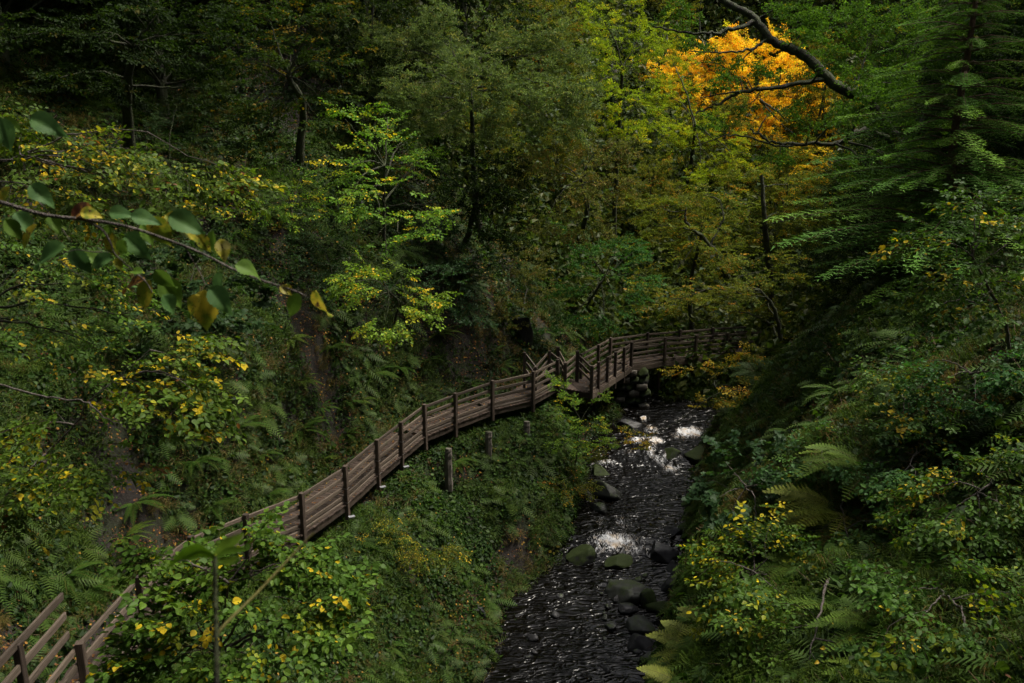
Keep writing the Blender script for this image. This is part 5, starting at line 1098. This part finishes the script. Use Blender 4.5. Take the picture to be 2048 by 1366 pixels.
# ------------------------------------------------------------------ foreground branch with big leaves
def big_leaf_mat(name, base, second, spots):
    m, nt, out = new_mat(name)
    tc = nd(nt, 'ShaderNodeTexCoord'); oi = nd(nt, 'ShaderNodeObjectInfo'); vm = nd(nt, 'ShaderNodeVectorMath', operation='ADD'); cr = nd(nt, 'ShaderNodeCombineXYZ'); mu = nd(nt, 'ShaderNodeMath', operation='MULTIPLY'); mu.inputs[1].default_value = 31
    nt.links.new(oi.outputs['Random'], mu.inputs[0])
    for k in range(3): nt.links.new(mu.outputs[0], cr.inputs[k])
    nt.links.new(tc.outputs['Object'], vm.inputs[0]); nt.links.new(cr.outputs[0], vm.inputs[1])
    n1 = noise(nt, 2.2, 4, .6, vm.outputs[0]); r1 = ramp(nt, [(.42, base), (.56, second)]); nt.links.new(n1.outputs[0], r1.inputs[0])
    n2 = noise(nt, 5.0, 5, .65, vm.outputs[0]); r2 = ramp(nt, [(.62 - spots, (0, 0, 0)), (.68 - spots, (1, 1, 1))]); nt.links.new(n2.outputs[0], r2.inputs[0])
    mx = nd(nt, 'ShaderNodeMixRGB'); nt.links.new(r2.outputs[0], mx.inputs[0]); nt.links.new(r1.outputs[0], mx.inputs[1]); mx.inputs[2].default_value = (.06, .03, .015, 1)
    p = nd(nt, 'ShaderNodeBsdfPrincipled'); p.inputs['Roughness'].default_value = .6; p.inputs['Specular IOR Level'].default_value = .25; nt.links.new(mx.outputs[0], p.inputs['Base Color'])
    tr = nd(nt, 'ShaderNodeBsdfTranslucent'); nt.links.new(mx.outputs[0], tr.inputs[0]); ms = nd(nt, 'ShaderNodeMixShader'); ms.inputs[0].default_value = .35
    nt.links.new(p.outputs[0], ms.inputs[1]); nt.links.new(tr.outputs[0], ms.inputs[2]); nt.links.new(ms.outputs[0], out.inputs[0]); return m
ML = {'g': big_leaf_mat('green_leaf', (.07, .14, .014), (.09, .17, .018), -.3), 'b': big_leaf_mat('blue_green_leaf', (.05, .12, .03), (.075, .16, .04), -.3), 'y': big_leaf_mat('yellowing_leaf', (.42, .34, .03), (.14, .19, .015), .05), 'r': big_leaf_mat('brown_leaf', (.32, .16, .03), (.07, .025, .012), .06), 'p': big_leaf_mat('pale_yellow_leaf', (.42, .38, .12), (.3, .28, .03), .03)}
def big_leaf(curl, twist, mat):
    nx, ny = 19, 9; V = []; F = []
    for i in range(nx):
        x = i / (nx - 1); w = .31 * math.sin(math.pi * x ** .72) ** .85 * (1 - .45 * x ** 2) if 0 < i < nx - 1 else .0
        ser = 1 + (.09 if i % 2 else -.03)
        for j in range(ny):
            v = j / (ny - 1) * 2 - 1; vein = .022 * math.cos((x * 9 + abs(v) * -2.2) * 2 * math.pi) * abs(v) * (w / .36)
            yy = v * w * (ser if abs(v) == 1 else 1); zz = abs(v) * w * .35 + vein - curl * x * x * .8 + .05 * math.sin(x * 7 + twist) * v
            a = twist * x; V.append((x - abs(curl) * .25 * x * x, yy * math.cos(a) - zz * math.sin(a) * .5, yy * math.sin(a) + zz))
    for i in range(nx - 1):
        for j in range(ny - 1): k = i * ny + j; F.append((k, k + ny, k + ny + 1, k + 1))
    G = Geo(); G.add(V, F); return G.mesh('leaf', mat, True)
root = empty('foreground_branch', P(-60, 390, 2.1), 'thin grey branch with large green and yellowing leaves close to the camera', 'branch')
TB = 2.1
br = Geo()
br.tube(curve_pts([P(x, y, TB) for x, y in ((-60, 392), (0, 404), (90, 430), (180, 440), (260, 455), (330, 478), (400, 505), (470, 540), (540, 566), (590, 582), (612, 592))], 6), .0055, .0016, 7)
br.tube(curve_pts([P(x, y, TB) for x, y in ((172, 440), (205, 460), (222, 488), (230, 508), (262, 538), (290, 562), (305, 585))], 6), .0035, .0014, 6)
br.tube(curve_pts([P(x, y, TB) for x, y in ((368, 490), (385, 520), (400, 545), (412, 572))], 6), .002, .001, 5)
br.tube(curve_pts([P(x, y, TB + .05) for x, y in ((-20, 362), (45, 368), (70, 395), (110, 440), (140, 480))], 6), .002, .001, 5)
br.tube(curve_pts([P(x, y, TB) for x, y in ((228, 504), (190, 504), (150, 500), (118, 515), (150, 545), (180, 560))], 6), .0014, .0008, 5)
link('twig', br.mesh('twig', M_TWIG, True, root.location), root)
LEAVES = [(632, 580, 62, 80, 'y', .2), (600, 588, 50, 120, 'g', .1), (560, 572, 26, 40, 'p', .4), (572, 568, 22, 70, 'y', .3), (330, 430, 72, 35, 'y', .3), (305, 432, 68, 70, 'y', .2), (338, 430, 70, 28, 'b', .3), (262, 432, 52, 15, 'b', .4), (280, 448, 55, 60, 'g', .3), (218, 425, 45, 5, 'b', .3), (225, 455, 40, 140, 'g', .2),
          (185, 420, 60, 175, 'r', .5), (160, 425, 40, 10, 'y', .4), (250, 470, 62, 40, 'b', .4), (225, 465, 50, 95, 'y', .4), (250, 480, 40, 120, 'g', .3), (395, 470, 40, 60, 'y', .5), (440, 478, 45, 75, 'p', .5), (425, 460, 45, 90, 'g', .3), (445, 545, 60, 110, 'b', .2), (470, 530, 55, 20, 'g', .6), (420, 575, 62, 50, 'b', .4), (410, 580, 80, 95, 'y', .4), (400, 590, 50, 125, 'y', .5), (425, 582, 45, 35, 'y', .6),
          (290, 560, 55, 165, 'r', .5), (300, 560, 60, 110, 'y', .3), (285, 545, 30, 190, 'g', .3), (310, 540, 50, 55, 'g', .3), (320, 560, 70, 55, 'g', .3), (325, 590, 50, 60, 'b', .4), (130, 495, 80, 160, 'b', .2), (145, 495, 55, 60, 'b', .3), (165, 505, 45, 30, 'g', .4), (225, 515, 50, 165, 'b', .4), (230, 518, 25, 60, 'y', .4), (10, 440, 45, 60, 'g', .3), (30, 425, 55, 50, 'b', .3), (60, 370, 55, 40, 'b', .3),
          (20, 375, 40, 130, 'y', .4), (0, 235, 60, 80, 'b', .3), (60, 235, 65, 25, 'b', .3), (75, 450, 60, 130, 'y', .6), (100, 430, 40, 60, 'g', .4), (5, 240, 40, 30, 'g', .2)]
lm = {k: [big_leaf(c, tw, ML[k]) for c, tw in ((.2, .3), (.45, -.5), (.3, .9))] for k in ML}
LN = {'y': 'yellow leaf with brown blotches', 'r': 'shrivelled brown leaf', 'p': 'pale yellow leaf', 'b': 'blue-green leaf', 'g': 'fresh green leaf'}
for x, y, ln, ang, kd, tilt in LEAVES:
    o = link('leaf', random.choice(lm[kd]), root); t = TB + random.uniform(-.05, .05); s = ln * t / FPX * 1.2
    a = math.radians(ang); X = Vector((math.cos(a), random.uniform(-.3, .3), -math.sin(a))).normalized()
    Zv = Vector((random.uniform(-.5, .5), -.9, .55 + tilt)); Y = Zv.cross(X).normalized(); Zv = X.cross(Y)
    o.location = Vector(P(x, y, t)) - root.location; o.rotation_euler = Matrix((X, Y, Zv)).transposed().to_euler(); o.scale = (s, s * .95, s); o['label'] = LN[kd]

# blurred seedling and stalk right in front of the lens
root = empty('seedling', P(430, 1500, .95), 'blurred seedling stem with arching narrow leaves close to the camera', 'seedling')
G = Geo(); G.tube(curve_pts([P(436, 1560, .95), P(433, 1300, .95), P(430, 1180, .95), P(430, 1112, .95)], 6), .0035, .0022, 6); link('stem', G.mesh('stem', M_BARK, True, root.location), root)
def blade(pts, w, col):
    pts = curve_pts(pts, 6); n = len(pts); G = Geo(); V = []; F = []
    for k, p in enumerate(pts):
        ww = w * math.sin(math.pi * min(1, (k + .3) / n)) ** .7; V += [p + (0, -.2 * ww, ww), p, p + (0, -.3 * ww, -ww)]
    for k in range(n - 1): F += [(3 * k, 3 * k + 1, 3 * k + 4, 3 * k + 3), (3 * k + 1, 3 * k + 2, 3 * k + 5, 3 * k + 4)]
    G.add(V, F, col); return G.mesh('leaf', M_LEAF, True, root.location)
for pp, w in ((((430, 1112), (400, 1095), (370, 1105), (335, 1135)), .006), (((430, 1112), (400, 1108), (365, 1120)), .004), (((428, 1108), (445, 1090), (470, 1080), (488, 1068)), .007), (((430, 1114), (460, 1100), (492, 1098)), .004), (((432, 1120), (455, 1122), (480, 1112)), .004)):
    link('leaf', blade([P(x, y, .95 + .01 * k) for k, (x, y) in enumerate(pp)], w, (.08, .15, .015)), root)
root = empty('grass_stalk', P(436, 1300, 1.15), 'blurred yellowish stalk slanting up to the right close to the camera', 'stalk')
G = Geo(); G.tube(curve_pts([P(430, 1290, 1.15), P(445, 1255, 1.15), P(520, 1180, 1.18), P(590, 1105, 1.2), P(628, 1066, 1.2)], 6), .0024, .0016, 6, (.16, .15, .05)); link('stem', G.mesh('stem', M_LITTER, True, root.location), root)
print('LEAF TRIS', NTRI[0])
